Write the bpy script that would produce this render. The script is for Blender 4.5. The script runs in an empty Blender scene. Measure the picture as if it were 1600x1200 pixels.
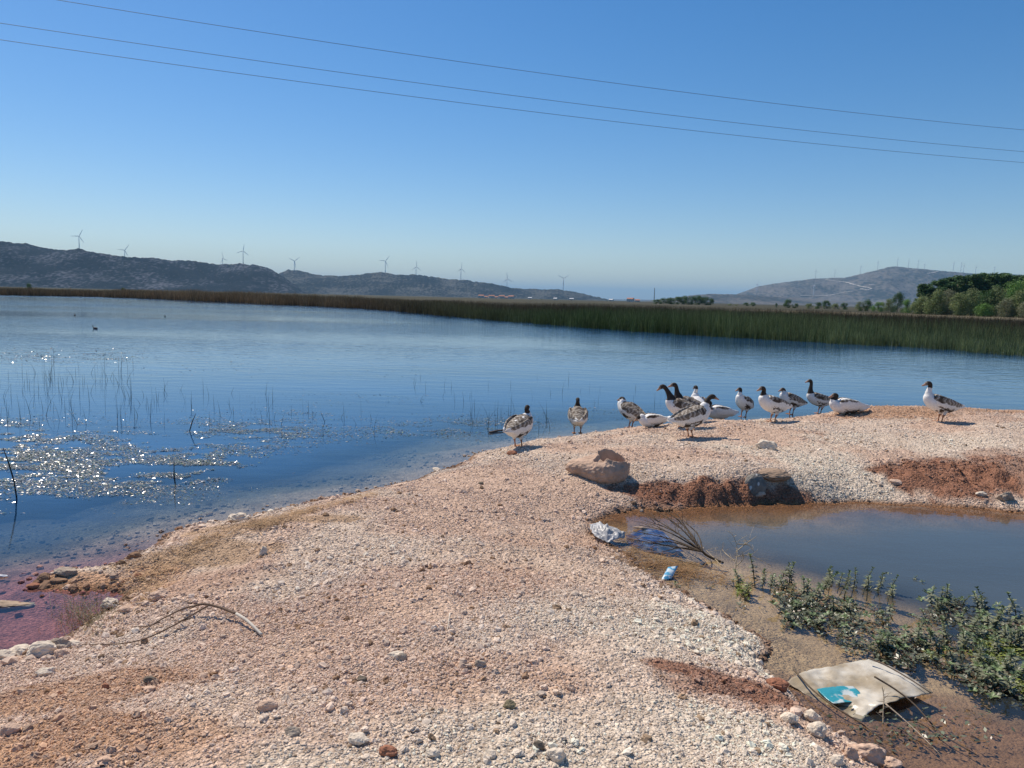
import bpy, math, random
import numpy as np
from mathutils import Vector, Matrix, noise, kdtree
from mathutils.bvhtree import BVHTree

random.seed(7); RNG = np.random.default_rng(7)
SC = bpy.context.scene
COL = SC.collection
R = math.radians

# ------------------------------------------------------------------ camera
F, CX, CY, H = 1180.0, 800.0, 600.0, 2.4          # focal length in px of the 1600 px wide photo, eye height
PITCH, ROLL = R(6.49), R(1.345)
fw = Vector((0, math.cos(PITCH), -math.sin(PITCH)))
r0 = Vector((1, 0, 0)); u0 = r0.cross(fw)
rt = r0*math.cos(ROLL) + u0*math.sin(ROLL); up = -r0*math.sin(ROLL) + u0*math.cos(ROLL)
cd = bpy.data.cameras.new('camera'); cam = bpy.data.objects.new('camera', cd); COL.objects.link(cam)
cam.matrix_world = Matrix(((rt.x, up.x, -fw.x, 0), (rt.y, up.y, -fw.y, 0), (rt.z, up.z, -fw.z, H), (0, 0, 0, 1)))
cd.sensor_width = 36; cd.lens = 36*F/1600; cd.clip_start = .05; cd.clip_end = 90000
SC.camera = cam
SC.render.resolution_x = 1024; SC.render.resolution_y = 768

# ------------------------------------------------------------------ light
SUN_AZ, SUN_EL = R(-42), R(54)                    # azimuth from +Y towards +X
sd = Vector((math.sin(SUN_AZ)*math.cos(SUN_EL), math.cos(SUN_AZ)*math.cos(SUN_EL), math.sin(SUN_EL)))
ld = bpy.data.lights.new('sun', 'SUN'); ld.energy = 5.0; ld.angle = R(.5); ld.color = (1, .90, .775)
lo = bpy.data.objects.new('sun', ld); COL.objects.link(lo); lo.rotation_euler = sd.to_track_quat('Z', 'Y').to_euler()
W = bpy.data.worlds.new('World'); SC.world = W; W.use_nodes = True
wt = W.node_tree; bg = wt.nodes['Background']; sk = wt.nodes.new('ShaderNodeTexSky')
sk.sky_type = 'NISHITA'; sk.sun_disc = False; sk.sun_elevation = SUN_EL; sk.sun_rotation = SUN_AZ
sk.altitude = 0; sk.air_density = 1.0; sk.dust_density = .3; sk.ozone_density = 3.
hs = wt.nodes.new('ShaderNodeHueSaturation'); hs.inputs['Saturation'].default_value = 1.35
wt.links.new(sk.outputs[0], hs.inputs['Color']); wg = wt.nodes.new('ShaderNodeMix'); wg.data_type = 'RGBA'; wg.blend_type = 'MULTIPLY'; wg.inputs[0].default_value = 1; wg.inputs[7].default_value = (1.10, 1.06, 1.10, 1)
wt.links.new(hs.outputs[0], wg.inputs[6]); wt.links.new(wg.outputs[2], bg.inputs[0]); bg.inputs[1].default_value = .095
SC.view_settings.view_transform = 'Standard'; SC.view_settings.look = 'None'
SC.view_settings.exposure = .07; SC.view_settings.gamma = 1
SC.cycles.use_denoising = True; SC.cycles.max_bounces = 8; SC.cycles.transparent_max_bounces = 12
SC.cycles.caustics_reflective = False; SC.cycles.caustics_refractive = False

# ------------------------------------------------------------------ pixel -> place helpers
def ray(px, py):
    return (fw + rt*((px-CX)/F) + up*((CY-py)/F)).normalized()
def at_z(px, py, z=0.):
    d = ray(px, py); t = (z-H)/d.z
    return Vector((d.x*t, d.y*t, z))
def at_dist(px, py, D):
    d = ray(px, py); t = D/math.hypot(d.x, d.y)
    return Vector((d.x*t, d.y*t, H+d.z*t))
def project(p):
    d = Vector(p)-Vector((0, 0, H)); z = d.dot(fw)
    return CX+F*d.dot(rt)/z, CY-F*d.dot(up)/z

# ------------------------------------------------------------------ numpy noise
def _h(xi, yi, s):
    n = (xi.astype(np.int64)*374761393 + yi.astype(np.int64)*668265263 + s*974711) & 0xffffffff
    n = ((n ^ (n >> 13))*1274126177) & 0xffffffff
    return ((n ^ (n >> 16)) & 0xffff)/65535.0
def vn(x, y, s=0):
    xi = np.floor(x); yi = np.floor(y); fx = x-xi; fy = y-yi
    fx = fx*fx*(3-2*fx); fy = fy*fy*(3-2*fy)
    a = _h(xi, yi, s); b = _h(xi+1, yi, s); c = _h(xi, yi+1, s); d = _h(xi+1, yi+1, s)
    return (a*(1-fx)+b*fx)*(1-fy) + (c*(1-fx)+d*fx)*fy
def fbm(x, y, s=0, o=4):
    v = 0; a = .5
    for k in range(o):
        v = v + a*vn(x*2**k, y*2**k, s+k*17); a *= .5
    return v/(1-.5**o)
def sstep(a, b, x):
    t = np.clip((x-a)/(b-a), 0, 1); return t*t*(3-2*t)

# ------------------------------------------------------------------ shores
# lake shore: photo points at water level, with bank width and height
LAKE = [(-420,1230,1.6,.42),(-200,1112,1.6,.42),(0,1033,1.5,.42),(60,1012,1.5,.42),(112,985,1.4,.42),(160,958,1.4,.42),(205,930,1.3,.40),(190,918,.8,.3),
        (120,920,.5,.2),(60,914,.4,.15),(72,899,.4,.15),(130,888,.5,.18),(180,882,.8,.3),(222,862,1.2,.40),(262,838,1.3,.42),(330,817,1.3,.42),
        (390,806,1.2,.42),(450,793,1.2,.42),(520,779,1.2,.40),(560,772,1.2,.38),(610,763,1.1,.36),(650,752,1.0,.34),(690,738,.9,.32),(745,712,.8,.30),
        (800,697,.7,.30),(850,689,.7,.31),(900,684,.7,.35),(950,679,.7,.38),(1000,674,.7,.41),(1100,671,.7,.42),(1200,668,.7,.44),(1300,663,.7,.50),
        (1400,658,.7,.56),(1480,660,.7,.52),(1600,664,.7,.50),(1750,668,.8,.5),(2000,676,.8,.5),(2500,696,.8,.5)]
lake_pts = [(*at_z(a, b)[:2], c, d) for a, b, c, d in LAKE]
lake_pts += [(60, 26, 2, .6), (60, -60, 2, .6), (-40, -60, 2, .5), (-16, -12, 2, .5)]
POND = [(926,817,.9,1),(955,806,.6,1),(1000,799,.5,1),(1060,796,.35,1),(1120,792,.22,1),(1200,788,.2,1),(1290,786,.25,1),(1340,786,.45,1),(1400,788,.7,1),(1500,794,.7,1),
        (1600,801,.7,1),(1800,818,.8,1),(2100,850,.9,1),(2600,1000,.9,1),(2500,1700,1,1),(1700,1500,1,1),(1450,1260,.7,1),(1392,1212,.6,1),(1343,1170,.5,1),
        (1292,1136,.45,1),(1245,1098,.5,1),(1215,1066,.6,1),(1192,1040,.7,1),(1190,1004,.8,1),(1150,975,.9,1),(1085,937,1,1),(1040,912,1,1),(1000,882,1,1),(955,852,1,1),(930,834,1,1)]
pond_pts = [(*at_z(a, b)[:2], c, d) for a, b, c, d in POND]

def poly_sd(P, X, Y):
    """signed distance (inside > 0) and the two blended parameters"""
    X = np.asarray(X, float); Y = np.asarray(Y, float)
    best = np.full(X.shape, 1e18); ins = np.zeros(X.shape, bool)
    sw = np.zeros(X.shape); sa = np.zeros(X.shape); sb = np.zeros(X.shape)
    n = len(P)
    for i in range(n):
        x1, y1, a1, b1 = P[i]; x2, y2, a2, b2 = P[(i+1) % n]
        dx, dy = x2-x1, y2-y1; L = dx*dx+dy*dy
        t = np.clip(((X-x1)*dx+(Y-y1)*dy)/L, 0, 1)
        d2 = (X-x1-t*dx)**2+(Y-y1-t*dy)**2
        best = np.minimum(best, d2)
        w = 1/(d2+.02)**1.6
        sw += w; sa += w*(a1+(a2-a1)*t); sb += w*(b1+(b2-b1)*t)
        if y1 != y2:
            c = ((y1 > Y) != (y2 > Y)) & (X < (x2-x1)*(Y-y1)/(y2-y1)+x1)
            ins ^= c
    d = np.sqrt(best)
    return np.where(ins, d, -d), sa/sw, sb/sw

# far reed front (water level) and far land
FRONT = [(-400,455),(0,461),(150,463.5),(300,470),(400,474.5),(560,482),(700,495),(800,503),(900,512),(1000,519),(1100,525.5),(1200,531),(1300,537),(1400,542),(1500,549),(1600,557),(1750,566),(2100,585)]
fr = [at_z(a, b) for a, b in FRONT]
fr_az = np.array([math.atan2(p.x, p.y) for p in fr]); fr_r = np.array([math.hypot(p.x, p.y) for p in fr])
def front(az): return np.interp(az, fr_az, fr_r)
ext = np.interp(fr_az, [R(-35), R(-10), R(10), R(35)], [55, 70, 75, 70])
def land2(az): return front(az)+np.interp(az, fr_az, ext)

# bumps on the gravel: photo point, height above water there, dx, dy, amount
BUMPS = []
for px, py, z, sx, sy, a in [(1400,640,.5,1.3,.5,.13), (1585,640,.5,1.0,.5,.02), (1195,742,.25,.55,.22,.06), (1120,752,.2,.8,.2,.03), (1060,700,.4,2.,1.,.03),
                             (560,860,.45,1.5,1.2,.07), (1120,960,.2,.8,.5,.02), (300,905,.3,.6,.35,.05), (330,1100,.45,1.,.6,.04), (800,1000,.45,1.6,1.2,.05)]:
    p = at_z(px, py, z); BUMPS.append((p.x, p.y, sx, sy, a))

MUDS = []
for px, py, z, sx, sy in [(1080,775,.1,.9,.25), (1210,768,.15,.9,.25), (1470,735,.3,.95,.65), (1590,750,.2,.85,.65)]:
    p = at_z(px, py, z); MUDS.append((p.x, p.y, sx, sy))
def height(X, Y, fine=True):
    X = np.asarray(X, float); Y = np.asarray(Y, float)
    dl, wl, hl = poly_sd(lake_pts, X, Y)
    dl = dl+(fbm(X*2.2, Y*2.2, 5, 3)-.5)*.28
    dp, wp, _ = poly_sd(pond_pts, X, Y)
    dp = dp+(fbm(X*2.6, Y*2.6, 9, 3)-.5)*.22
    land = hl*(1-np.exp(-np.maximum(dl, 0)/wl))
    out = np.maximum(-dp, 0)
    land = land*(1-np.exp(-out/wp))
    for bx, by, sx, sy, a in BUMPS:
        land = land+a*np.exp(-((X-bx)/sx)**2-((Y-by)/sy)**2)*sstep(0, .5, dl)*sstep(0, .3, out)
    und = (fbm(X*.8, Y*.8, 21, 4)-.5)*.10+(fbm(X*5, Y*5, 31, 3)-.5)*.035
    if fine: und = und+(fbm(X*22, Y*22, 41, 2)-.5)*.016
    land = land+und*sstep(0, .7, dl)*sstep(0, .5, out)
    for rx_, ry_, sx, sy in MUDS:
        land = land+(fbm(X*9, Y*9, 71, 3)-.5)*.11*np.exp(-(((X-rx_)/sx)**2+((Y-ry_)/sy)**2)**2)*sstep(.0, .12, out)
    e = np.maximum(-dl, 0)
    e = np.maximum(e+(fbm(X*.9, Y*.9, 55, 3)-.5)*1.6*sstep(.4, 1.5, e), 0)
    bed = -(.05*np.clip(e, 0, 1)+.30*np.clip(e/3.6, 0, 1)**1.3+.9*sstep(1.8, 6.5, e))+(fbm(X*3, Y*3, 51, 3)-.5)*.04*sstep(.1, .8, e)
    pb = -(.07*sstep(0, .8, dp)+.05*sstep(.5, 2, dp)+.3*sstep(1.4, 4, dp))
    z = np.where(dl < 0, bed, np.where(dp > 0, pb, land))
    r = np.hypot(X, Y); az = np.arctan2(X, Y)
    d2 = r-land2(az)
    fl = sstep(-12, 25, d2)
    ahead = (Y > 0) & (r > 25) & (np.abs(az) < 1.2)
    z = np.where(ahead & (dl < 0), z*(1-fl)+.6*fl, z)
    z = np.where(r > 70, np.where(ahead & (dl < 0), z, .6), z)
    return z, dl, dp

def zat(x, y): return float(height(np.array([x]), np.array([y]))[0][0])
def ground_at(px, py, lo=1.5, hi=40):
    d = ray(px, py); ts = np.linspace(lo, hi, 3000)
    X, Y, Z = d.x*ts, d.y*ts, H+d.z*ts
    g = np.maximum(height(X, Y)[0], 0.0)
    k = np.nonzero(Z <= g)[0]
    i = k[0] if len(k) else len(ts)-1
    return Vector((X[i], Y[i], g[i]))

# colour regions of the ground: photo point, guess of height, radii (m), kind
WHITE = (.70,.60,.48); PINK = (.54,.40,.31); RED = (.31,.155,.098); ORANGE = (.52,.32,.20); STRAWC = (.42,.28,.17); BROWN = (.20,.105,.06)
REG = []
for px, py, z, sx, sy, c, a in [
        (1120,985,.2,.55,.5,WHITE,.9), (1150,1020,.12,.3,.35,WHITE,1.), (1000,960,.35,.8,.5,WHITE,.5), (1310,735,.3,.8,.6,WHITE,.95), (1400,690,.4,1.8,.6,WHITE,.6), (1220,700,.4,1.0,.5,WHITE,.6),
        (700,1150,.45,1.0,.35,WHITE,.45), (950,1120,.45,.8,.45,WHITE,.5), (350,1080,.45,.5,.3,WHITE,.35), (1180,1150,.3,.4,.25,WHITE,.9), (620,1180,.45,.8,.2,WHITE,.5),
        (1120,1060,.3,.42,.2,RED,.85), (1200,1100,.15,.30,.16,RED,.8), (1060,1035,.35,.2,.12,RED,.6), (1080,775,.1,.9,.2,RED,1.), (1200,770,.15,.9,.22,RED,1.), (1040,765,.2,.4,.2,RED,.7),
        (1470,735,.3,.85,.62,RED,1.), (1590,750,.2,.8,.65,RED,.75), (1560,720,.3,.5,.35,RED,.4), (1400,640,.55,1.4,.45,ORANGE,.9), (1560,642,.5,2.2,.3,ORANGE,.8),
        (130,1060,.3,.7,.22,ORANGE,.9), (60,1130,.4,.7,.28,ORANGE,1.), (20,1190,.45,.6,.3,RED,.35), (220,1120,.45,.5,.3,ORANGE,.7), (330,890,.3,.6,.4,RED,.35), (290,860,.2,.8,.3,STRAWC,.8), (420,820,.2,.9,.22,STRAWC,.8),
        (210,905,.1,.5,.3,ORANGE,.7), (120,905,.05,.4,.14,ORANGE,.9), (850,860,.4,.8,1.,ORANGE,.25), (800,1050,.45,.5,.3,ORANGE,.25), (480,960,.45,.7,.6,ORANGE,.15), (960,830,.2,.5,.4,ORANGE,.4),
        (1040,800,.02,.6,.12,BROWN,.6)]:
    p = at_z(px, py, z); REG.append((p.x, p.y, sx, sy, np.array(c), a))

def ground_colour(X, Y, Z, dl, dp):
    n1 = fbm(X*1.3, Y*1.3, 61, 4); n2 = fbm(X*5, Y*5, 71, 3)
    mix = sstep(.35, .65, n1)[:, None]
    c = np.array((.66,.53,.42))*(1-mix)+np.array((.62,.45,.34))*mix
    for x, y, sx, sy, col, a in REG:
        q = ((X-x)/sx)**2+((Y-y)/sy)**2
        w = (a*sstep(1.35, .55, q+(n2-.5)*1.6+(n1-.5)*.8))[:, None]
        c = c*(1-w)+col*w
    # damp rim by both waters
    rim = np.maximum(sstep(.05, .0, Z)*(dl > 0)*(dp < 0), 0)[:, None]
    c = c*(1-rim)+np.array((.25,.135,.075))*rim
    # lake bed: reddish mud in the near left, grey stones, colour darkened with depth further out
    az = np.arctan2(X, Y); r = np.hypot(X, Y)
    e = np.maximum(-dl, 0)
    red = (sstep(R(-15), R(-25), az)*sstep(8.8, 6.9, r))[:, None]
    bed = np.array((.25,.235,.17))*(1-red)+np.array((.38,.135,.115))*red
    pinkrim = (sstep(1.5, .0, e)*.75*(1-red[:, 0]))[:, None]; bed = bed*(1-pinkrim)+np.array((.46,.32,.24))*pinkrim
    st = (sstep(.5, .62, n2)*.55)[:, None]; bed = bed*(1-st)+bed*.45*st
    deep = sstep(.4, 4.2, e)[:, None]; bed = bed*(1-deep)+np.array((.03,.04,.04))*deep
    c = np.where((dl < 0)[:, None], bed, c)
    # pond bed
    p0 = at_z(1430, 1170); q = ((X-p0.x)/1.3)**2+((Y-p0.y)/.75)**2
    rr = sstep(1.5, .6, q+(n2-.5)*.8)[:, None]
    pb = np.array((.60,.475,.32))*(1-rr)+np.array((.34,.215,.14))*rr
    p1 = at_z(1250, 795); fb = sstep(.9, .1, dp)*sstep(7.3, 8.2, Y)
    fb = fb[:, None]; pb = pb*(1-fb)+np.array((.30,.15,.07))*fb
    k = sstep(.5, .7, n2)[:, None]*.4; pb = pb*(1-k*.6)
    c = np.where(((dp > 0) & (dl > 0))[:, None], pb, c)
    far = (r > 60)[:, None]
    g = fbm(X*.02, Y*.006, 81, 4)[:, None]
    fc = np.array((.035,.038,.018))*(1-g)+np.array((.085,.075,.045))*g
    strip = sstep(150, 175, r)*sstep(260, 215, r)*sstep(R(15), R(20), az)
    fc = fc*(1-.6*strip[:, None])+np.array((.27,.23,.15))*.6*strip[:, None]
    return np.where(far & (dl < 0)[:, None] & (Z > .05)[:, None], fc, c)

# ------------------------------------------------------------------ materials
def new_mat(name):
    m = bpy.data.materials.new(name); m.use_nodes = True
    nt = m.node_tree; return m, nt, nt.nodes['Principled BSDF'], nt.nodes['Material Output']
def N(nt, t, **kw):
    n = nt.nodes.new(t)
    for k, v in kw.items(): setattr(n, k, v)
    return n
def mixc(nt, mode, fac, a, b):
    n = N(nt, 'ShaderNodeMix', data_type='RGBA', blend_type=mode)
    for s, v in ((0, fac), (6, a), (7, b)):
        if hasattr(v, 'is_linked') or isinstance(v, bpy.types.NodeSocket): nt.links.new(v, n.inputs[s])
        else: n.inputs[s].default_value = v if s == 0 else (*v[:3], 1)
    return n.outputs[2]
def ramp(nt, src, pts):
    n = N(nt, 'ShaderNodeValToRGB'); nt.links.new(src, n.inputs[0])
    e = n.color_ramp.elements
    e[0].position, e[0].color = pts[0][0], (*pts[0][1], 1); e[1].position, e[1].color = pts[-1][0], (*pts[-1][1], 1)
    for p, c in pts[1:-1]:
        q = e.new(p); q.color = (*c, 1)
    return n.outputs[0]
def texco(nt, scale=None, kind='Object'):
    t = N(nt, 'ShaderNodeTexCoord'); o = t.outputs[kind]
    if scale is not None:
        m = N(nt, 'ShaderNodeMapping'); m.inputs['Scale'].default_value = scale if hasattr(scale, '__len__') else (scale,)*3
        nt.links.new(o, m.inputs[0]); o = m.outputs[0]
    return o
def tex(nt, kind, vec, **kw):
    n = N(nt, kind); nt.links.new(vec, n.inputs['Vector'])
    for k, v in kw.items():
        if k in n.inputs: n.inputs[k].default_value = v
        else: setattr(n, k, v)
    return n
def bump(nt, src, strength, dist, bs, prev=None):
    b = N(nt, 'ShaderNodeBump'); b.inputs['Strength'].default_value = strength; b.inputs['Distance'].default_value = dist
    nt.links.new(src, b.inputs['Height'])
    if prev is not None: nt.links.new(prev, b.inputs['Normal'])
    if bs is not None: nt.links.new(b.outputs[0], bs.inputs['Normal'])
    return b.outputs[0]

_mats = {}
def simple(name, col, rough=.8, var=.35, scale=8., bumpd=0., bscale=30., spec=.3, detail=5, col2=None, metallic=0.):
    """procedural colour with noise variation and relief"""
    if name in _mats: return _mats[name]
    m, nt, bs, out = new_mat(name); v = texco(nt)
    n = tex(nt, 'ShaderNodeTexNoise', v, Scale=scale, Detail=detail)
    a = tuple(c*(1-var) for c in col); b = col2 or tuple(min(1, c*(1+var)) for c in col)
    nt.links.new(ramp(nt, n.outputs['Fac'], [(.3, a), (.7, b)]), bs.inputs['Base Color'])
    bs.inputs['Roughness'].default_value = rough; bs.inputs['Specular IOR Level'].default_value = spec
    bs.inputs['Metallic'].default_value = metallic
    if bumpd:
        n2 = tex(nt, 'ShaderNodeTexNoise', v, Scale=bscale, Detail=6.)
        bump(nt, n2.outputs['Fac'], 1., bumpd, bs)
    _mats[name] = m; return m
def vcol(name, rough=.8, spec=.3, scale=40., var=.25, bumpd=0., bscale=60., kind='GEOMETRY', trans=0.):
    """colour from the mesh (or instance) attribute 'Col', varied by noise"""
    if name in _mats: return _mats[name]
    m, nt, bs, out = new_mat(name); v = texco(nt)
    at = N(nt, 'ShaderNodeAttribute', attribute_type=kind, attribute_name='Col')
    n = tex(nt, 'ShaderNodeTexNoise', v, Scale=scale, Detail=4.)
    g = ramp(nt, n.outputs['Fac'], [(.3, (1-var,)*3), (.7, (1+var,)*3)])
    c = mixc(nt, 'MULTIPLY', 1., at.outputs['Color'], g)
    nt.links.new(c, bs.inputs['Base Color'])
    bs.inputs['Roughness'].default_value = rough; bs.inputs['Specular IOR Level'].default_value = spec
    if bumpd:
        n2 = tex(nt, 'ShaderNodeTexNoise', v, Scale=bscale, Detail=6.)
        bump(nt, n2.outputs['Fac'], 1., bumpd, bs)
    if trans:
        t = N(nt, 'ShaderNodeBsdfTranslucent'); nt.links.new(c, t.inputs[0]); mx = N(nt, 'ShaderNodeMixShader')
        mx.inputs[0].default_value = trans; nt.links.new(bs.outputs[0], mx.inputs[1]); nt.links.new(t.outputs[0], mx.inputs[2])
        nt.links.new(mx.outputs[0], out.inputs['Surface'])
    _mats[name] = m; return m

def ground_mat():
    m, nt, bs, out = new_mat('gravel ground'); v = texco(nt)
    at = N(nt, 'ShaderNodeAttribute', attribute_name='Col')
    v1 = tex(nt, 'ShaderNodeTexVoronoi', v, Scale=75.); v2 = tex(nt, 'ShaderNodeTexVoronoi', v, Scale=32.)
    g1 = ramp(nt, v1.outputs['Color'], [(.1, (.62,.60,.58)), (.6, (1,1,1)), (.95, (1.25,1.25,1.25))])
    g2 = ramp(nt, v2.outputs['Color'], [(.05, (.6,.56,.54)), (.3, (.95,.95,.95)), (.95, (1.15,1.14,1.12))])
    sb = N(nt, 'ShaderNodeAttribute', attribute_name='silt')                     # silt covers the stones on the pond bed
    g1 = mixc(nt, 'MIX', sb.outputs['Fac'], g1, (.97,.97,.97)); g2 = mixc(nt, 'MIX', sb.outputs['Fac'], g2, (.97,.97,.97))
    iv = N(nt, 'ShaderNodeMath', operation='SUBTRACT'); iv.inputs[0].default_value = 1; nt.links.new(sb.outputs['Fac'], iv.inputs[1])
    c = mixc(nt, 'MULTIPLY', 1., mixc(nt, 'MULTIPLY', 1., at.outputs['Color'], g1), g2)
    n = tex(nt, 'ShaderNodeTexNoise', v, Scale=6., Detail=8., Roughness=.65)
    c = mixc(nt, 'MULTIPLY', 1., c, ramp(nt, n.outputs['Fac'], [(.3, (.8,.77,.74)), (.7, (1.12,1.12,1.12))]))
    nt.links.new(c, bs.inputs['Base Color']); bs.inputs['Roughness'].default_value = .92; bs.inputs['Specular IOR Level'].default_value = .15
    inv = N(nt, 'ShaderNodeMath', operation='SUBTRACT'); inv.inputs[0].default_value = 1; nt.links.new(v1.outputs['Distance'], inv.inputs[1])
    inv2 = N(nt, 'ShaderNodeMath', operation='SUBTRACT'); inv2.inputs[0].default_value = 1; nt.links.new(v2.outputs['Distance'], inv2.inputs[1])
    def damp(o):
        q = N(nt, 'ShaderNodeMath', operation='MULTIPLY'); nt.links.new(o, q.inputs[0]); nt.links.new(iv.outputs[0], q.inputs[1]); return q.outputs[0]
    b1 = bump(nt, damp(inv.outputs[0]), .9, .012, None); b2 = bump(nt, damp(inv2.outputs[0]), .9, .018, None, b1)
    bump(nt, n.outputs['Fac'], .6, .03, bs, b2)
    return m

def water_mat(name, body, clear_tint, rough, waves, ripple=False):
    """fresnel mix of a mirror over the body of the water; the attribute 'murk' says how far one sees in"""
    m, nt, bs, out = new_mat(name); nt.nodes.remove(bs)
    v = texco(nt)
    prev = None
    for sc, st, dist, dtl in waves:
        mp = N(nt, 'ShaderNodeMapping'); mp.inputs['Scale'].default_value = sc; mp.inputs['Rotation'].default_value = (0, 0, .35)
        nt.links.new(v, mp.inputs[0])
        n = tex(nt, 'ShaderNodeTexNoise', mp.outputs[0], Scale=1., Detail=dtl, Roughness=.55)
        hh_ = n.outputs['Fac']
        if ripple:
            ra = N(nt, 'ShaderNodeAttribute', attribute_name='ripple'); mm_ = N(nt, 'ShaderNodeMath', operation='MULTIPLY'); nt.links.new(hh_, mm_.inputs[0]); nt.links.new(ra.outputs['Fac'], mm_.inputs[1]); hh_ = mm_.outputs[0]
        prev = bump(nt, hh_, st, dist, None, prev)
    fr_ = N(nt, 'ShaderNodeFresnel'); fr_.inputs['IOR'].default_value = 1.33; nt.links.new(prev, fr_.inputs['Normal'])
    gl = N(nt, 'ShaderNodeBsdfGlossy'); gl.inputs['Roughness'].default_value = rough; nt.links.new(prev, gl.inputs['Normal'])
    gl.inputs['Color'].default_value = (.97, .97, .97, 1)
    tr = N(nt, 'ShaderNodeBsdfTransparent'); tr.inputs['Color'].default_value = (*clear_tint, 1)
    df = N(nt, 'ShaderNodeBsdfDiffuse')
    n = tex(nt, 'ShaderNodeTexNoise', texco(nt, (.12, .35, 1)), Scale=1., Detail=4.)
    bc = ramp(nt, n.outputs['Fac'], [(.3, tuple(c*.8 for c in body)), (.7, tuple(c*1.2 for c in body))])
    nt.links.new(bc, df.inputs['Color'])
    at = N(nt, 'ShaderNodeAttribute', attribute_name='murk')
    mx = N(nt, 'ShaderNodeMixShader'); nt.links.new(at.outputs['Fac'], mx.inputs[0]); nt.links.new(tr.outputs[0], mx.inputs[1]); nt.links.new(df.outputs[0], mx.inputs[2])
    m2 = N(nt, 'ShaderNodeMixShader'); nt.links.new(fr_.outputs[0], m2.inputs[0]); nt.links.new(mx.outputs[0], m2.inputs[1]); nt.links.new(gl.outputs[0], m2.inputs[2])
    nt.links.new(m2.outputs[0], out.inputs['Surface'])
    return m

# ------------------------------------------------------------------ mesh helpers
def mesh_np(name, V, Fc, mat, parent=None, col=None, attrs=None, smooth=False):
    """V (n,3), Fc (m,k) arrays -> linked object"""
    V = np.asarray(V, np.float32); Fc = np.asarray(Fc, np.int32)
    me = bpy.data.meshes.new(name); me.vertices.add(len(V)); me.vertices.foreach_set('co', V.ravel())
    if len(Fc):
        k = Fc.shape[1]; me.loops.add(Fc.size); me.loops.foreach_set('vertex_index', Fc.ravel())
        me.polygons.add(len(Fc)); me.polygons.foreach_set('loop_start', np.arange(0, Fc.size, k, dtype=np.int32))
        me.polygons.foreach_set('loop_total', np.full(len(Fc), k, np.int32))
        me.polygons.foreach_set('use_smooth', np.full(len(Fc), smooth))
    if col is not None:
        a = me.attributes.new('Col', 'FLOAT_COLOR', 'POINT'); c = np.ones((len(V), 4), np.float32); c[:, :3] = col
        a.data.foreach_set('color', c.ravel())
    for nme, arr in (attrs or {}).items():
        a = me.attributes.new(nme, 'FLOAT', 'POINT'); a.data.foreach_set('value', np.asarray(arr, np.float32))
    me.update(calc_edges=True); me.validate()
    if mat: me.materials.append(mat)
    o = bpy.data.objects.new(name, me); COL.objects.link(o)
    if parent: o.parent = parent
    return o
class MB:
    def __init__(s): s.v = []; s.f = []
    def add(s, V, Fs):
        b = len(s.v); s.v += [tuple(p) for p in V]; s.f += [tuple(i+b for i in q) for q in Fs]
    def box(s, c, d, rot=None):
        c = Vector(c); V = []
        for x in (-1, 1):
            for y in (-1, 1):
                for z in (-1, 1):
                    p = Vector((x*d[0]/2, y*d[1]/2, z*d[2]/2)); p = rot @ p if rot else p; V.append(c+p)
        s.add(V, [(0,1,3,2),(4,6,7,5),(0,4,5,1),(2,3,7,6),(0,2,6,4),(1,5,7,3)])
    def tube(s, pts, rad, n=7, squash=1.):
        pts = [Vector(p) for p in pts]; k = len(pts)
        rad = rad if hasattr(rad, '__len__') else [rad]*k
        V = []; ref = Vector((0, 0, 1))
        for i, p in enumerate(pts):
            t = (pts[min(i+1, k-1)]-pts[max(i-1, 0)]).normalized()
            if abs(t.dot(ref)) > .95: ref = Vector((1, 0, 0)) if abs(t.x) < .9 else Vector((0, 1, 0))
            a = t.cross(ref).normalized(); b = a.cross(t).normalized()
            for j in range(n):
                q = 2*math.pi*j/n; V.append(p+(a*math.cos(q)+b*math.sin(q)*squash)*rad[i])
        Fs = [(i*n+j, i*n+(j+1) % n, (i+1)*n+(j+1) % n, (i+1)*n+j) for i in range(k-1) for j in range(n)]
        Fs += [tuple(range(n))[::-1], tuple((k-1)*n+j for j in range(n))]
        s.add(V, Fs)
    def build(s, name, mat, parent=None, smooth=False, vc=None):
        me = bpy.data.meshes.new(name); me.from_pydata(s.v, [], s.f); me.update()
        if smooth: me.polygons.foreach_set('use_smooth', [True]*len(me.polygons))
        if mat: me.materials.append(mat)
        o = bpy.data.objects.new(name, me); COL.objects.link(o)
        if parent: o.parent = parent
        return o
def tag(o, label, cat, group=None):
    o['label'] = label; o['category'] = cat
    if group: o['group'] = group
    return o
def kind(o, k, label=None, cat=None):
    o['kind'] = k
    if label: o['label'] = label
    if cat: o['category'] = cat
    return o
def empty(name, loc, rz=0.):
    o = bpy.data.objects.new(name, None); COL.objects.link(o); o.location = loc; o.rotation_euler = (0, 0, rz); o.empty_display_size = .1
    return o
def copy_tree(o, parent=None):
    c = o.copy(); COL.objects.link(c)
    if parent: c.parent = parent
    for ch in o.children: copy_tree(ch, c)
    return c

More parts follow.
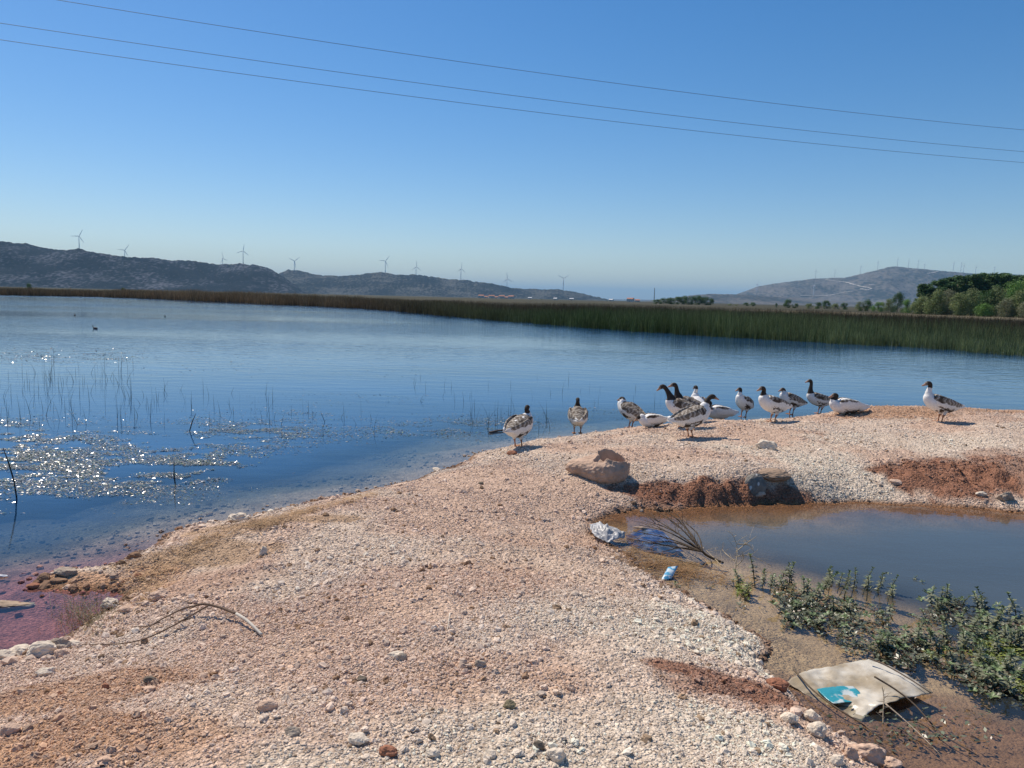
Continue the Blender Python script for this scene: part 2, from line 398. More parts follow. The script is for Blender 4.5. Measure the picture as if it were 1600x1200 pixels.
# ================================================================== GROUND (one sheet to the horizon)
fa = np.linspace(R(-40), R(40), 680); ba = np.linspace(R(40), R(320), 74)[1:-1]
ang = np.concatenate([fa, ba])
rr_ = np.concatenate([np.geomspace(.25, 2.3, 14)[:-1], np.geomspace(2.3, 22, 430)[:-1], np.geomspace(22, 260, 110)[:-1], np.geomspace(260, 40000, 50)])
A, RR = np.meshgrid(ang, rr_); X = (RR*np.sin(A)).ravel(); Y = (RR*np.cos(A)).ravel()
Z, DL, DP = height(X, Y)
CG = ground_colour(X, Y, Z, DL, DP)
na, nr = len(ang), len(rr_)
i = np.arange(nr-1)[:, None]*na; j = np.arange(na)[None, :]; j2 = (j+1) % na
Q = np.stack([i+j, i+j2, i+na+j2, i+na+j], -1).reshape(-1, 4)[:, ::-1]
Vg = np.stack([X, Y, Z], 1)
# close the small hole under the camera with quads across the first ring
ground = mesh_np('ground', Vg, Q, ground_mat(), col=CG, attrs={'silt': .5*sstep(.0, .35, DP)*(DL > 0)}, smooth=True)
kind(ground, 'structure')

# ================================================================== WATER
def rippl(X, Y):
    r = np.hypot(X, Y); n = fbm(X*.02+3, Y*.075, 601, 3)
    return .45+sstep(14, 60, r)*(.5+4.2*sstep(.38, .66, n))+2.2*sstep(70, 130, r)
def water_sheet(name, keep, mat, murk, angs, rs):
    A, RR = np.meshgrid(angs, rs); X = (RR*np.sin(A)).ravel(); Y = (RR*np.cos(A)).ravel()
    k = keep(X, Y); na = len(angs)
    i = np.arange(len(rs)-1)[:, None]*na; j = np.arange(na-1)[None, :]
    Q = np.stack([i+j, i+na+j, i+na+j+1, i+j+1], -1).reshape(-1, 4)
    Q = Q[k[Q].all(1)]
    used = np.unique(Q); mp = np.zeros(len(X), int); mp[used] = np.arange(len(used))
    V = np.stack([X, Y, np.zeros_like(X)], 1)[used]
    return mesh_np(name, V, mp[Q][:, ::-1], mat, attrs={'murk': murk(X, Y)[used], 'ripple': rippl(X, Y)[used]}, smooth=True)
wl_mat = water_mat('lake water', (.013, .060, .150), (.86, .94, .98), .05,
                   [((.7, 2.0, 1), .22, .045, 3.), ((6., 14., 1), .15, .005, 3.)], True)
def lmurk(X, Y):
    z, dl, dp = height(X, Y, False)
    return np.clip(1-np.exp(-(np.maximum(-z-.02, 0)/.26)**1.15), 0, 1)
lake = water_sheet('lake_water', lambda X, Y: poly_sd(lake_pts, X, Y)[0] < .45, wl_mat, lmurk,
                   np.linspace(R(-66), R(66), 300), np.concatenate([np.geomspace(3., 25, 200)[:-1], np.geomspace(25, 420, 60)]))
kind(lake, 'structure')
wp_mat = water_mat('pond water', (.070, .085, .090), (.93, .90, .83), .03,
                   [((3., 6., 1), .2, .012, 3.), ((14., 22., 1), .2, .004, 2.)])
def pmurk(X, Y):
    z, dl, dp = height(X, Y, False)
    d = np.maximum(dp, 0)
    return np.clip(.14+.84*sstep(1.0, 2.4, d+.9*sstep(6.3, 7.8, Y)+(fbm(X*.9, Y*.9, 91, 3)-.5)*.8), 0, 1)
pond = water_sheet('pond_water', lambda X, Y: poly_sd(pond_pts, X, Y)[0] > -.35, wp_mat, pmurk,
                   np.linspace(R(-2), R(80), 240), np.geomspace(2.5, 16, 160))
kind(pond, 'structure')

# ================================================================== HILLS
def hill_mat(name, rock, scrub, thr, sc, bush=.5):
    m, nt, bs, out = new_mat(name); v = texco(nt, (1, .35, 1.6))
    n1 = tex(nt, 'ShaderNodeTexNoise', v, Scale=.0035*sc, Detail=4.)
    n3 = tex(nt, 'ShaderNodeTexNoise', v, Scale=.028*sc, Detail=8., Roughness=.8)
    vo = tex(nt, 'ShaderNodeTexVoronoi', v, Scale=.045*sc)
    a = N(nt, 'ShaderNodeMath', operation='ADD'); nt.links.new(n1.outputs['Fac'], a.inputs[0]); nt.links.new(n3.outputs['Fac'], a.inputs[1])
    a2 = N(nt, 'ShaderNodeMath', operation='MULTIPLY_ADD'); nt.links.new(vo.outputs['Distance'], a2.inputs[0]); a2.inputs[1].default_value = -bush; nt.links.new(a.outputs[0], a2.inputs[2])
    f = ramp(nt, a2.outputs[0], [(max(0, thr-.16), (0, 0, 0)), (min(1, thr+.10), (1, 1, 1))])
    c = mixc(nt, 'MIX', f, rock, scrub)
    g = ramp(nt, n3.outputs['Fac'], [(.25, (.6,.6,.6)), (.75, (1.4,1.4,1.4))])
    nt.links.new(mixc(nt, 'MULTIPLY', 1., c, g), bs.inputs['Base Color']); bs.inputs['Roughness'].default_value = .95; bs.inputs['Specular IOR Level'].default_value = .05
    bump(nt, n3.outputs['Fac'], 1., 18., bs)
    return m
def hill(name, ridge, D, front_w, back_w, mat, rough=1., seed=0, D2=None):
    """a ridge line at distance D with real slopes before and behind it"""
    az = []; el = []
    for px, py in ridge:
        p = at_dist(px, py, 1000.); az.append(math.atan2(p.x, p.y)); el.append((p.z-H)/1000.)
    az = np.array(az); el = np.array(el); D2 = D2 or D
    n = 620; a = np.linspace(az[0], az[-1], n); e = np.interp(a, az, el)
    ke = np.hanning(9); ke /= ke.sum(); e = np.convolve(np.pad(e, 4, 'edge'), ke, 'valid')
    Dd = np.interp(a, [az[0], az[-1]], [D, D2]); top = H+e*Dd
    top = top+(fbm(a*260, a*0, seed, 3)-.5)*10*rough
    t = np.concatenate([np.linspace(-1, 0, 46), np.linspace(0, 1, 20)[1:]])
    V = np.zeros((len(t), n, 3))
    for k, tt in enumerate(t):
        d = Dd+(tt*front_w if tt < 0 else tt*back_w)
        prof = (1+math.cos(math.pi*min(1, abs(tt)**.85)))/2
        x, y = d*np.sin(a), d*np.cos(a)
        rav = (fbm(x*.0032, y*.0032, seed+3, 5)-.5)*1.1*math.sin(math.pi*abs(tt)**.8)
        V[k, :, 0] = x; V[k, :, 1] = y
        V[k, :, 2] = np.maximum(top, 1)*np.clip(prof+rav*rough*.55, 0, 1.5)-1.
        V[k, :, 2] = np.minimum(V[k, :, 2], H+(top-H)*(d/Dd)*(1 if tt < 0 else 1)-abs(tt)*2)
    i = np.arange(len(t)-1)[:, None]*n; j = np.arange(n-1)[None, :]
    Q = np.stack([i+j, i+j+1, i+n+j+1, i+n+j], -1).reshape(-1, 4)
    o = mesh_np(name, V.reshape(-1, 3), Q, mat, smooth=True); kind(o, 'structure')
    return o, BVHTree.FromPolygons([tuple(p) for p in V.reshape(-1, 3)], [tuple(q) for q in Q.tolist()])
hm1 = hill_mat('scrub hillside', (.15,.155,.18), (.012,.018,.026), .60, 1.9)
hm2 = hill_mat('grassy hillside', (.115,.115,.105), (.018,.024,.030), .72, 1.5)
hm3 = hill_mat('far hillside', (.16,.14,.125), (.045,.05,.05), .80, .8)
hillA, bvA = hill('hills', [(-260,360),(-120,370),(0,378),(40,380),(70,388),(100,391),(125,389),(160,397),(200,401),(250,404),(300,408),(345,413),(375,411),(408,415),(425,421),(440,430),(456,441),(472,453),(490,463)], 4300, 800, 900, hm1, 1.2, 3)
hillB, bvB = hill('hills', [(380,440),(430,429),(450,421),(470,423),(500,430),(540,431),(575,427),(597,425),(620,429),(650,429),(700,436),(735,438),(740,440),(770,443),(800,450),(840,452),(870,452),(900,456),(930,463),(965,471)], 5600, 1100, 1000, hm2, 1., 13)
hillC, bvC = hill('hills', [(1060,476),(1110,470),(1145,461),(1165,455),(1182,448),(1210,443),(1250,438),(1275,435),(1320,434),(1350,427),(1385,418),(1400,416),(1420,418.5),(1450,421),(1490,425),(1520,427),(1600,429),(1750,423),(1900,420)], 9000, 2000, 2000, hm3, .8, 23)
hillD, bvD = hill('hills', [(960,473),(1010,470),(1050,465),(1085,461),(1110,459),(1160,460),(1200,463),(1260,466),(1330,471),(1420,476)], 6400, 1500, 900, hm3, .5, 33)
hillE, bvE = hill('hills', [(700,466),(800,466),(900,467),(1000,468),(1100,469),(1200,472)], 15000, 2500, 2500, hm3, .3, 43)

# pale tracks on the right-hand hill
def hit(bvs, px, py):
    d = ray(px, py); best = None
    for b in bvs:
        h = b.ray_cast(Vector((0, 0, H)), d)
        if h[0] and (best is None or h[3] < best[1]): best = (h[0], h[3])
    return best[0] if best else None
track = MB()
for line in ([(1322,441),(1332,444),(1345,447.5),(1355,449),(1362,451),(1355,453),(1345,451.5)], [(1332,455),(1318,457.5),(1304,460),(1290,462.5),(1270,463),(1250,462)], [(1290,437),(1300,438.5),(1312,440),(1322,441)], [(1358,445),(1366,444.5)], [(1420,422.5),(1427,422)], [(1448,427.5),(1456,426.5),(1466,424.5)]):
    P = [hit([bvC, bvD], *q) for q in line]; P = [p for p in P if p]
    for a, b in zip(P, P[1:]):
        n = 6
        for k in range(n):
            track.tube([a.lerp(b, k/n)+Vector((0, 0, 1)), a.lerp(b, (k+1)/n)+Vector((0, 0, 1))], 9., 6, .35)
kind(track.build('dirt_road', simple('pale track', (.50,.46,.40), var=.1)), 'structure')

# ================================================================== WIND TURBINES
tm = simple('turbine paint', (.72,.73,.74), .5, .06, .2)
def make_turbine():
    t = empty('wind_turbine', (0, 0, 0))
    m = MB(); m.tube([(0,0,-4),(0,0,20),(0,0,50),(0,0,80)], [2.3,2.1,1.8,1.4], 14); m.build('tower', tm, t, True)
    m = MB(); m.tube([(0,-4,81.5),(0,-3,81.5),(0,6,81.8),(0,7,81.8)], [1.3,2.,1.9,1.3], 10); m.build('nacelle', tm, t, True)
    m = MB(); m.tube([(0,-6.4,81.5),(0,-5.6,81.5),(0,-4,81.5)], [.4,1.4,1.6], 12); hub = m.build('hub', tm, t, True)
    for k in range(3):
        b = MB(); V = []; st = [(1.,.9,.9),(5,1.1,.7),(9,1.9,.5),(18,1.6,.38),(30,1.1,.25),(40,.7,.15),(45,.2,.06)]
        for z, c, th in st:
            for q in range(10):
                an = 2*math.pi*q/10; V.append((c*math.cos(an)+.25*c, th*math.sin(an), z))
        b.add(V, [(i*10+j, i*10+(j+1) % 10, (i+1)*10+(j+1) % 10, (i+1)*10+j) for i in range(len(st)-1) for j in range(10)]+[tuple(range(9, -1, -1)), tuple(60+j for j in range(10))])
        o = b.build('blade', tm, t, True); o.location = (0, -5.3, 81.5); o.rotation_euler = (0, 2*math.pi*k/3, 0)
    return t
T0 = make_turbine(); first = True
def rot_blades(t, a):
    k = 0
    for c in t.children:
        if c.name.startswith('blade'): c.rotation_euler = (0, a+2*math.pi*k/3, 0); k += 1
# px, py of foot, px height of hub above the foot, distance, blade turn, facing, label
TL = [(124,391,22,4290,.45,.3,'tallest white wind turbine on the left hill crest, leftmost of the row'),
      (195,401,10,4600,.6,.2,'white wind turbine second from the left, its tower mostly sunk behind the crest'),
      (348,413,9,4700,-.3,.9,'small white wind turbine just left of the taller one on the dark hill'),
      (380,412,20,4290,.15,.25,'tall white wind turbine near the right end of the dark scrub hill'),
      (460,422,14,5590,.9,.5,'white wind turbine over the saddle where the two left hills meet'),
      (602,426,18,5590,.62,.2,'white wind turbine on the rounded top of the second hill'),
      (650,430,13,5650,.0,.6,'white wind turbine just right of the rounded top of the second hill'),
      (720,437,17,5590,.05,.8,'white wind turbine beside the small flat-topped knoll'),
      (792,448,12,5700,-.12,.4,'white wind turbine low on the falling ridge, fourth from the flat knoll end'),
      (880,452,17,5590,1.0,.2,'white wind turbine at the right end of the long left ridge'),
      (1182,462,18,6390,.3,1.2,'white wind turbine at the foot of the far right hill, leftmost there'),
      (1271,462,16,6390,.1,1.3,'pale wind turbine standing low on the slope of the far right hill'),
      (1274,436,13,8990,.2,1.,'faint wind turbine on the left shoulder of the far right hill'),
      (1304,434.5,13,8990,.5,1.2,'faint wind turbine right of the left shoulder of the far hill'),
      (1344,429,12,8990,.7,1.3,'faint wind turbine where the far hill starts to climb to its summit'),
      (1371,422,12,8990,.0,1.2,'faint wind turbine just below the far hill summit on its left'),
      (1402,416.5,12,8990,.2,1.3,'faint wind turbine standing on the very summit of the far hill'),
      (1419,418.5,12,8990,.4,1.3,'faint wind turbine just right of the far hill summit'),
      (1434,420,12,8990,.6,1.3,'faint wind turbine second to the right of the far hill summit'),
      (1444,421,8,9200,.1,1.4,'half hidden faint wind turbine third to the right of the far hill summit'),
      (1489,425,14,8990,.3,1.3,'faint wind turbine above the long right ridge, left of the closest-set pair'),
      (1501,426,14,8990,.9,1.3,'faint wind turbine, left of the closest-set pair above the dark trees'),
      (1505,426,11,9100,.2,1.2,'faint wind turbine, right of the closest-set pair above the dark trees'),
      (1524,427,10,9100,.5,1.3,'faint wind turbine above the left part of the dark tree crowns'),
      (1553,428,10,9100,.8,1.3,'faint wind turbine above the right part of the dark tree crowns')]
for px, py, hp, D, ba_, fa_, lab in TL:
    t = T0 if first else copy_tree(T0); first = False
    base = at_dist(px, py, D); s = 1.0*D/4290*20/22*.95 if hp > 11 else D/4290*.8
    if D > 8000: s = .92
    if 6000 < D < 8000: s = 1.0
    hub = at_dist(px, py-hp, D).z
    t.location = (base.x, base.y, hub-81.5*s); t.scale = (s, s, s)
    g = 0.
    if t.location.z > base.z-2: # stretch down to the crest
        t.location.z = hub-81.5*s
    t.rotation_euler = (0, 0, -math.atan2(base.x, base.y)+fa_); rot_blades(t, ba_)
    tag(t, lab, 'wind turbine', 'wind turbines on the hills')

# ================================================================== TREES
def cloud_leaves(centres, radii, n, size, base, rng, up_bias=.3):
    """leaf clumps spread through blobs: quads with per-leaf colour"""
    w = radii[:, 0]*radii[:, 1]; w = w/w.sum(); k = rng.choice(len(centres), n, p=w)
    d = rng.normal(size=(n, 3)); d /= np.linalg.norm(d, axis=1)[:, None]
    rad = rng.random(n)**.35
    P = centres[k]+d*radii[k]*rad[:, None]
    nr_ = d+rng.normal(size=(n, 3))*.7+np.array((0, 0, up_bias)); nr_ /= np.linalg.norm(nr_, axis=1)[:, None]
    t = np.cross(nr_, rng.normal(size=(n, 3))); t /= np.linalg.norm(t, axis=1)[:, None]; b = np.cross(nr_, t)
    s = size*(.6+.8*rng.random(n))[:, None]
    V = np.stack([P-t*s, P+b*s*.6, P+t*s, P-b*s*.6], 1).reshape(-1, 3)
    Q = np.arange(4*n).reshape(-1, 4)
    cl = rng.random(len(centres))[k]
    c = np.array(base)[None, :]*(.7+.45*cl+.3*rng.random(n))[:, None]*np.array((1., 1., 1.))
    c[:, 0] *= .85+.4*rng.random(n)
    return V, Q, np.repeat(c, 4, 0)
leafm = vcol('tree leaves', .6, .25, 3., .2, trans=.25)
barkm = simple('bark', (.13,.10,.075), .9, .3, 3.)
def make_tree(kind_, base, seed, n=6500):
    rng = np.random.default_rng(seed); t = empty('willow_tree' if kind_ == 'willow' else 'poplar_tree' if kind_ == 'poplar' else 'bush', (0, 0, 0))
    if kind_ == 'willow': hh, ww, nb = 8., 3.6, 40
    elif kind_ == 'poplar': hh, ww, nb = 17., 2.7, 46
    else: hh, ww, nb = 4., 2.6, 22
    cs = []; rs = []
    for q in range(nb):
        u = rng.random(); z = hh*(.06+.86*u) if kind_ != 'poplar' else hh*(.1+.86*u)
        prof = math.sqrt(max(.12, 1-(max(0, u-.3)/.75)**2))*(.85+.15*min(1, u*4))
        a = rng.random()*6.28; r_ = ww*prof*math.sqrt(rng.random())*.85
        cs.append((r_*math.cos(a), r_*math.sin(a), z)); k = ww*(.26+.2*rng.random()); rs.append((k, k, k*(1.25 if kind_ != 'bush' else .9)))
    V, Q, C = cloud_leaves(np.array(cs), np.array(rs), n, hh*.020 if kind_ != 'poplar' else .24, base, rng)
    m = MB(); m.tube([(0,0,-.5),(.05,0,hh*.15),(-.1,.1,hh*.4),(.1,-.05,hh*.8)], [hh*.028,hh*.022,hh*.015,hh*.004], 8)
    for q in range(8):
        c = cs[q]; z0 = hh*(.12+.05*q); m.tube([(0,0,z0),(c[0]*.5,c[1]*.5,(z0+c[2])/2+.2),c], [hh*.012,hh*.008,.03], 5)
    m.build('trunk', barkm, t, True)
    mesh_np('crown', V, Q, leafm, t, col=C)
    return t
WIL = (.17,.22,.085); DRK = (.065,.13,.04); GRN = (.13,.25,.055); GRY = (.19,.21,.12)
protos = {}
def tree(kind_, colk, px, top, base_y, D, wpx, lab, group, k):
    """top, base_y: photo rows of the crown top and of the ground there"""
    key = (kind_, colk, k % 3)
    if key not in protos:
        protos[key] = make_tree(kind_, {'w': WIL, 'd': DRK, 'g': GRN, 'y': GRY}[colk], 100+len(protos)*7); t = protos[key]
    else: t = copy_tree(protos[key])
    b = at_dist(px, base_y, D); z = zat(b.x, b.y) if D < 900 else .6
    topz = at_dist(px, top, D).z; hh = {'willow': 8., 'poplar': 17., 'bush': 4.}[kind_]; ww = {'willow': 3.7, 'poplar': 3., 'bush': 2.9}[kind_]
    sz = (topz-z)/hh; sw = wpx*D/F/2/ww
    t.location = (b.x, b.y, z); t.scale = (sw, sw, sz); t.rotation_euler = (0, 0, k*2.4)
    tag(t, lab, 'bush' if kind_ == 'bush' else 'tree', group)
ORD = 'first second third fourth fifth sixth seventh eighth ninth tenth eleventh twelfth thirteenth fourteenth fifteenth sixteenth seventeenth eighteenth nineteenth twentieth twenty-first twenty-second twenty-third'.split()
k = 0
g1 = 'dark tall trees behind the grove'
for px, top, D in [(1443,444,310),(1456,439,318),(1468,436,312),(1480,434,322),(1493,431,316),(1506,430,325),(1519,429,318),(1532,427,326),(1545,427,320),(1558,427,328),(1571,428,320),(1584,430,326),(1598,431,322),(1612,432,322),(1630,432,322),
                   ]:
    tree('poplar', 'd', px, top, 488, D, 34, ORD[k]+' from the left in the row of tall dark trees behind the willows', g1, k); k += 1
for px, top, base, D, w, c, lab in [
        (1440,464,487,240,30,'w','leftmost rounded grey green willow of the grove edge'),
        (1462,456,489,235,32,'w','rounded olive willow at the grove edge, just left of the palest crown'),
        (1480,456,490,238,30,'y','grey crowned willow with palest top at the grove edge'),
        (1500,459,491,228,30,'w','round willow at the grove edge under the middle of the dark trees'),
        (1517,455,492,232,32,'w','broad rounded willow right of centre in the grove edge'),
        (1540,457,493,226,28,'d','darker willow squeezed between two rounded pale ones'),
        (1537,474,494,214,24,'g','low bright willow standing forward of the grove edge'),
        (1556,452,494,226,30,'w','tall olive willow right of the low bright one'),
        (1572,468,495,214,24,'y','grey brown leafed small willow at the foot of the grove'),
        (1592,456,496,216,34,'w','large pale willow at the right border of the picture'),
        (1582,440,492,250,34,'g','bright green broad tree rising above the willows at the far right'),
        (1602,437,492,252,34,'g','bright green tree cut by the right border of the picture'),
        (1606,470,497,210,28,'y','dark grey willow low at the right border')]:
    tree('willow', c, px, top, base, D, w, lab, 'willows at the edge of the grove', k); k += 1
for px, top, base, D, w, c, lab in [
        (1402,458,484,300,20,'d','tall dark bush standing above the low green hedge'),
        (1418,468,486,280,22,'g','green bush between the tall dark bush and the willow grove'),
        (1388,468,484,290,22,'w','olive bush left of the tall dark bush'),
        (1372,470,483,300,20,'g','fresh green bush in the middle of the low hedge'),
        (1356,469,482,310,18,'d','dark green bush near the left end of the low hedge'),
        (1343,472,482,310,16,'w','small bush at the left end of the low hedge'),
        (1430,470,486,262,22,'w','pale bush touching the leftmost willow')]:
    tree('bush', c, px, top, base, D, w, lab, 'bushes left of the grove', k); k += 1
for px, top, base, D, w, c, lab in [
        (1231,468,481,420,16,'d','round dark lone tree on the plain below the far hill'),
        (1243,474,482,420,10,'d','small bush touching the round lone tree on the plain'),
        (1213,474,481,430,5,'d','thin dark cypress like tree alone on the plain'),
        (1264,474,482,410,14,'w','low tree at the left of the small row on the plain'),
        (1278,472,482,410,14,'d','dark tree second in the small row on the plain'),
        (1291,470,482,405,16,'d','highest dark tree in the small row on the plain'),
        (1305,474,483,400,14,'w','low pale tree fourth in the small row on the plain'),
        (1319,473,483,400,13,'d','dark tree at the right end of the small row on the plain'),
        (1166,473,479,600,12,'d','low dark tree, left of the pair on the plain'),
        (1176,472.5,479,600,12,'d','low dark tree, right of the pair on the plain'),
        (1140,475,479,650,10,'w','low pale shrub left of the dark pair on the plain'),
        (1150,476,479,640,8,'w','tiny pale shrub next to the dark pair on the plain'),
        (45,443,449,400,9,'d','lone dark bush rising above the reeds at the far left'),
        (193,449.5,453,400,8,'d','lone small bush above the reeds below the dark hill')]:
    tree('bush', c, px, top, base, D, w, lab, 'scattered trees on the plain', k); k += 1
for q, (px, top, w) in enumerate([(1026,468,12),(1037,466,14),(1048,465,14),(1059,464,15),(1070,463,15),(1081,462.5,15),(1092,462.5,15),(1102,464,14),(1110,466,10)]):
    tree('bush', 'd', px, top, 477.5, 560, w*1.35, ORD[q]+' tree from the left in the long low dark clump beside the mast', 'dark trees in the long low clump', k); k += 1
for q, (px, top) in enumerate([(838,467.5),(846,467.5),(858,468),(884,469),(900,470),(907,470),(948,470)]):
    tree('bush', 'd', px, top, 471, 1500, 5, ORD[q]+' tiny dark tree from the left among the village houses on the plain', 'tiny trees by the village', k); k += 1

# ================================================================== VILLAGE
hw = simple('plaster', (.62,.55,.48), .9, .15, .4); hr = simple('roof tile', (.42,.19,.12), .9, .2, .6)
hwin = simple('dark window', (.04,.05,.06), .3, .2, 1.); hpale = simple('sheet roof', (.55,.55,.55), .7, .1, .5)
def make_house(w, d, h, roofm):
    t = empty('house', (0, 0, 0)); m = MB(); m.box((0, 0, h/2-.2), (w, d, h+.4)); wl = m.build('wall', hw, t)
    m = MB(); o = .4; z = h+.003
    m.add([(-w/2-o,-d/2-o,z),(w/2+o,-d/2-o,z),(w/2+o,d/2+o,z),(-w/2-o,d/2+o,z),(-w/2-o,0,z+d*.28),(w/2+o,0,z+d*.28)], [(0,1,5,4),(2,3,4,5),(0,4,3),(1,2,5),(0,3,2,1)])
    m.build('roof', roofm, t)
    for x in (-w*.28, w*.28):
        m = MB(); m.box((x, -d/2-.02, h*.55), (1.1, .06, 1.3)); m.build('window', hwin, t)
    m = MB(); m.box((0, -d/2-.02, 1.05), (1., .06, 2.1)); m.build('door', hwin, t)
    return t
HP = [make_house(10, 8, 3.2, hr), make_house(14, 9, 5.8, hr), make_house(9, 7, 3., hpale)]
for t in HP: t.location = (0, -5000, 0)
HL = [(752,465.5,2100,1,'leftmost reddish roofed house of the village at the foot of the ridge'),(760,464.5,2150,0,'small red roofed house second from the left in the village'),(768,465.5,2100,1,'tall red roofed house third from the left in the village'),
      (776,464.8,2200,0,'red roofed house in the middle of the left village cluster'),(784,466,2100,1,'tall red roofed house right of the middle of the left village cluster'),(791,465.6,2150,0,'low red roofed house near the right of the left village cluster'),(799,467,2100,1,'rightmost tall house of the left village cluster'),
      (828,468,2000,2,'pale roofed shed alone between the village clusters'),(868,469,2000,2,'pale roofed shed right of the first dark village tree'),(893,470,1900,2,'pale roofed shed beside the row of tiny dark trees'),
      (955,471.5,1900,2,'pale roofed shed at the left of the last village buildings'),(985,472,1800,1,'tall house, left of the last two village buildings by the mast'),(996,472,1800,0,'red roofed low house nearest the mast')]
used = set()
for px, py, D, kd, lab in HL:
    t = HP[kd] if kd not in used else copy_tree(HP[kd]); used.add(kd)
    b = at_dist(px, py, D); t.location = (b.x, b.y, .55); t.rotation_euler = (0, 0, random.uniform(-.5, .5)-math.atan2(b.x, b.y)); t.scale = (1.1, 1.1, 1.1)
    if t.location.y < 0: pass
    tag(t, lab, 'house', 'houses of the far village')
mast = MB(); b = at_dist(1022, 470, 1500)
for sx, sy in ((-1,-1),(1,-1),(0,1)): mast.tube([(sx*.9,sy*.9,0),(sx*.35,sy*.35,28)], .22, 6)
for q in range(13): mast.tube([(-.9+q*.04,-.9+q*.04,q*2.1),(.9-q*.04,-.9+q*.04,q*2.1+2)], .12, 5); mast.tube([(.9-q*.04,-.9+q*.04,q*2.1),(0,.9-q*.04,q*2.1+2)], .12, 5)
mo = mast.build('lattice_mast', simple('mast steel', (.13,.13,.14), .6, .1, 1.)); mo.location = (b.x, b.y, .5)
tag(mo, 'thin dark steel mast standing above the far dark trees', 'mast')

# ================================================================== REEDS
def blades(P, Hh, Wd, lean, C, seg=3, curve=1.):
    n = len(P); rng = RNG; a = rng.random(n)*6.283; t = np.stack([np.cos(a), np.sin(a), 0*a], 1)
    la = rng.random(n)*6.283; L = np.stack([np.cos(la), np.sin(la), 0*la], 1)*(lean*Hh)[:, None]
    V = np.zeros((n, seg+1, 2, 3))
    for s in range(seg+1):
        u = s/seg; c = P+L*(u**(1+curve))+np.array((0, 0, 1.))*(Hh*u*(1-.15*np.minimum(lean, 1.5)*u))[:, None]
        w = (Wd*(1-.85*u**1.5))[:, None]*t/2
        V[:, s, 0] = c-w; V[:, s, 1] = c+w
    b = np.arange(n)[:, None]*(2*(seg+1)); q = []
    for s in range(seg): q.append(np.stack([b[:, 0]+2*s, b[:, 0]+2*s+1, b[:, 0]+2*s+3, b[:, 0]+2*s+2], 1))
    return V.reshape(-1, 3), np.concatenate(q), np.repeat(C, 2*(seg+1), 0)
reedm = vcol('reed blades', .7, .15, 2., .25, trans=.2)
NB = 150000
az = RNG.uniform(R(-36), R(36), NB); u = RNG.random(NB)**1.7
wob = (fbm(az*90, az*0, 7, 3)-.5)
fr0 = front(az)*(1+wob*.05); e_ = np.interp(az, [R(-34), R(0), R(34)], [60, 75, 80]); rad = fr0+u*e_
X = rad*np.sin(az); Y = rad*np.cos(az)
tall = fbm(X*.05, Y*.05, 11, 3); fine_ = fbm(X*.35, Y*.35, 12, 2)
leftness = sstep(R(-2), R(-20), az)
Hh = (1.45+.45*leftness+(tall-.5)*1.6+(fine_-.5)*1.2)*(.75+.4*RNG.random(NB))
pxh = np.exp(-((az-R(-24))/R(3.5))**2)+.6*np.exp(-((az-R(-18.5))/R(2.))**2); Hh += .45*pxh*leftness
Hh *= (1-.38*sstep(R(17), R(29), az)*sstep(15, 9, u*e_))*(.55+.45*sstep(0, 3, u*e_+1.2*RNG.random(NB)))
Hh = np.minimum(Hh, np.where(leftness > .5, 2.95, 1.75+.35*(RNG.random(NB) < .06)+.25*fbm(X*.25, Y*.25, 14, 2)))
Wd = .013*(rad/45)**.9*(.7+.7*RNG.random(NB))
tan_ = np.array((.27,.185,.10)); brn = np.array((.12,.085,.045)); grn = np.array((.06,.095,.028)); lg = np.array((.17,.20,.085))
green = sstep(R(-12), R(6), az)*sstep(45, 12, u*e_+12*RNG.random(NB))
C = brn*(1-green[:, None])+grn*green[:, None]
tl = (sstep(R(-6), R(-14), az)*np.clip(.12+.5*RNG.random(NB)+.5*pxh, 0, 1))[:, None]; C = C*(1-tl)+tan_*tl
lt = ((RNG.random(NB) < .22+.5*sstep(R(6), R(24), az)*sstep(24, 12, u*e_))*green)[:, None]; C = C*(1-lt)+lg*lt
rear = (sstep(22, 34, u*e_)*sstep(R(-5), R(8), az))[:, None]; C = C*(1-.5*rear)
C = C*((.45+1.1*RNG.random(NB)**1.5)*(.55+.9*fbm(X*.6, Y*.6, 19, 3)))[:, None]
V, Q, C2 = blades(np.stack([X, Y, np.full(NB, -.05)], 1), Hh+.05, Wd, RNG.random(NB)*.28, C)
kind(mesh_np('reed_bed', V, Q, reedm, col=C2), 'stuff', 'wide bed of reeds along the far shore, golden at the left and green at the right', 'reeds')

# thin reeds standing scattered in the shallow water
P = []; Hs = []
for x0, x1, y0, y1, n, h0, h1 in [(0,215,585,668,90,.2,.6),(200,430,610,665,60,.2,.5),(30,220,572,605,45,.3,.75),(430,700,640,680,16,.2,.5),(735,860,640,672,34,.2,.6),(640,900,590,630,30,.15,.4),(900,1050,600,640,14,.2,.4)]:
    for q in range(n):
        p = at_z(random.uniform(x0, x1), random.uniform(y0, y1)); P.append(tuple(p-Vector((0,0,.1)))); Hs.append(random.uniform(h0, h1)*.8+.1)
n = len(P); Pn = np.array(P)
V, Q, C2 = blades(Pn, np.array(Hs), np.full(n, .009), RNG.random(n)**2*.5, np.array((.05,.06,.045))[None]*(.6+.8*RNG.random(n))[:, None], 4)
kind(mesh_np('thin_reeds', V, Q, reedm, col=C2), 'stuff', 'thin dark reed stems scattered through the shallow lake water', 'reeds')
stemm = simple('dark stem', (.045,.045,.04), .7, .3, 20.)
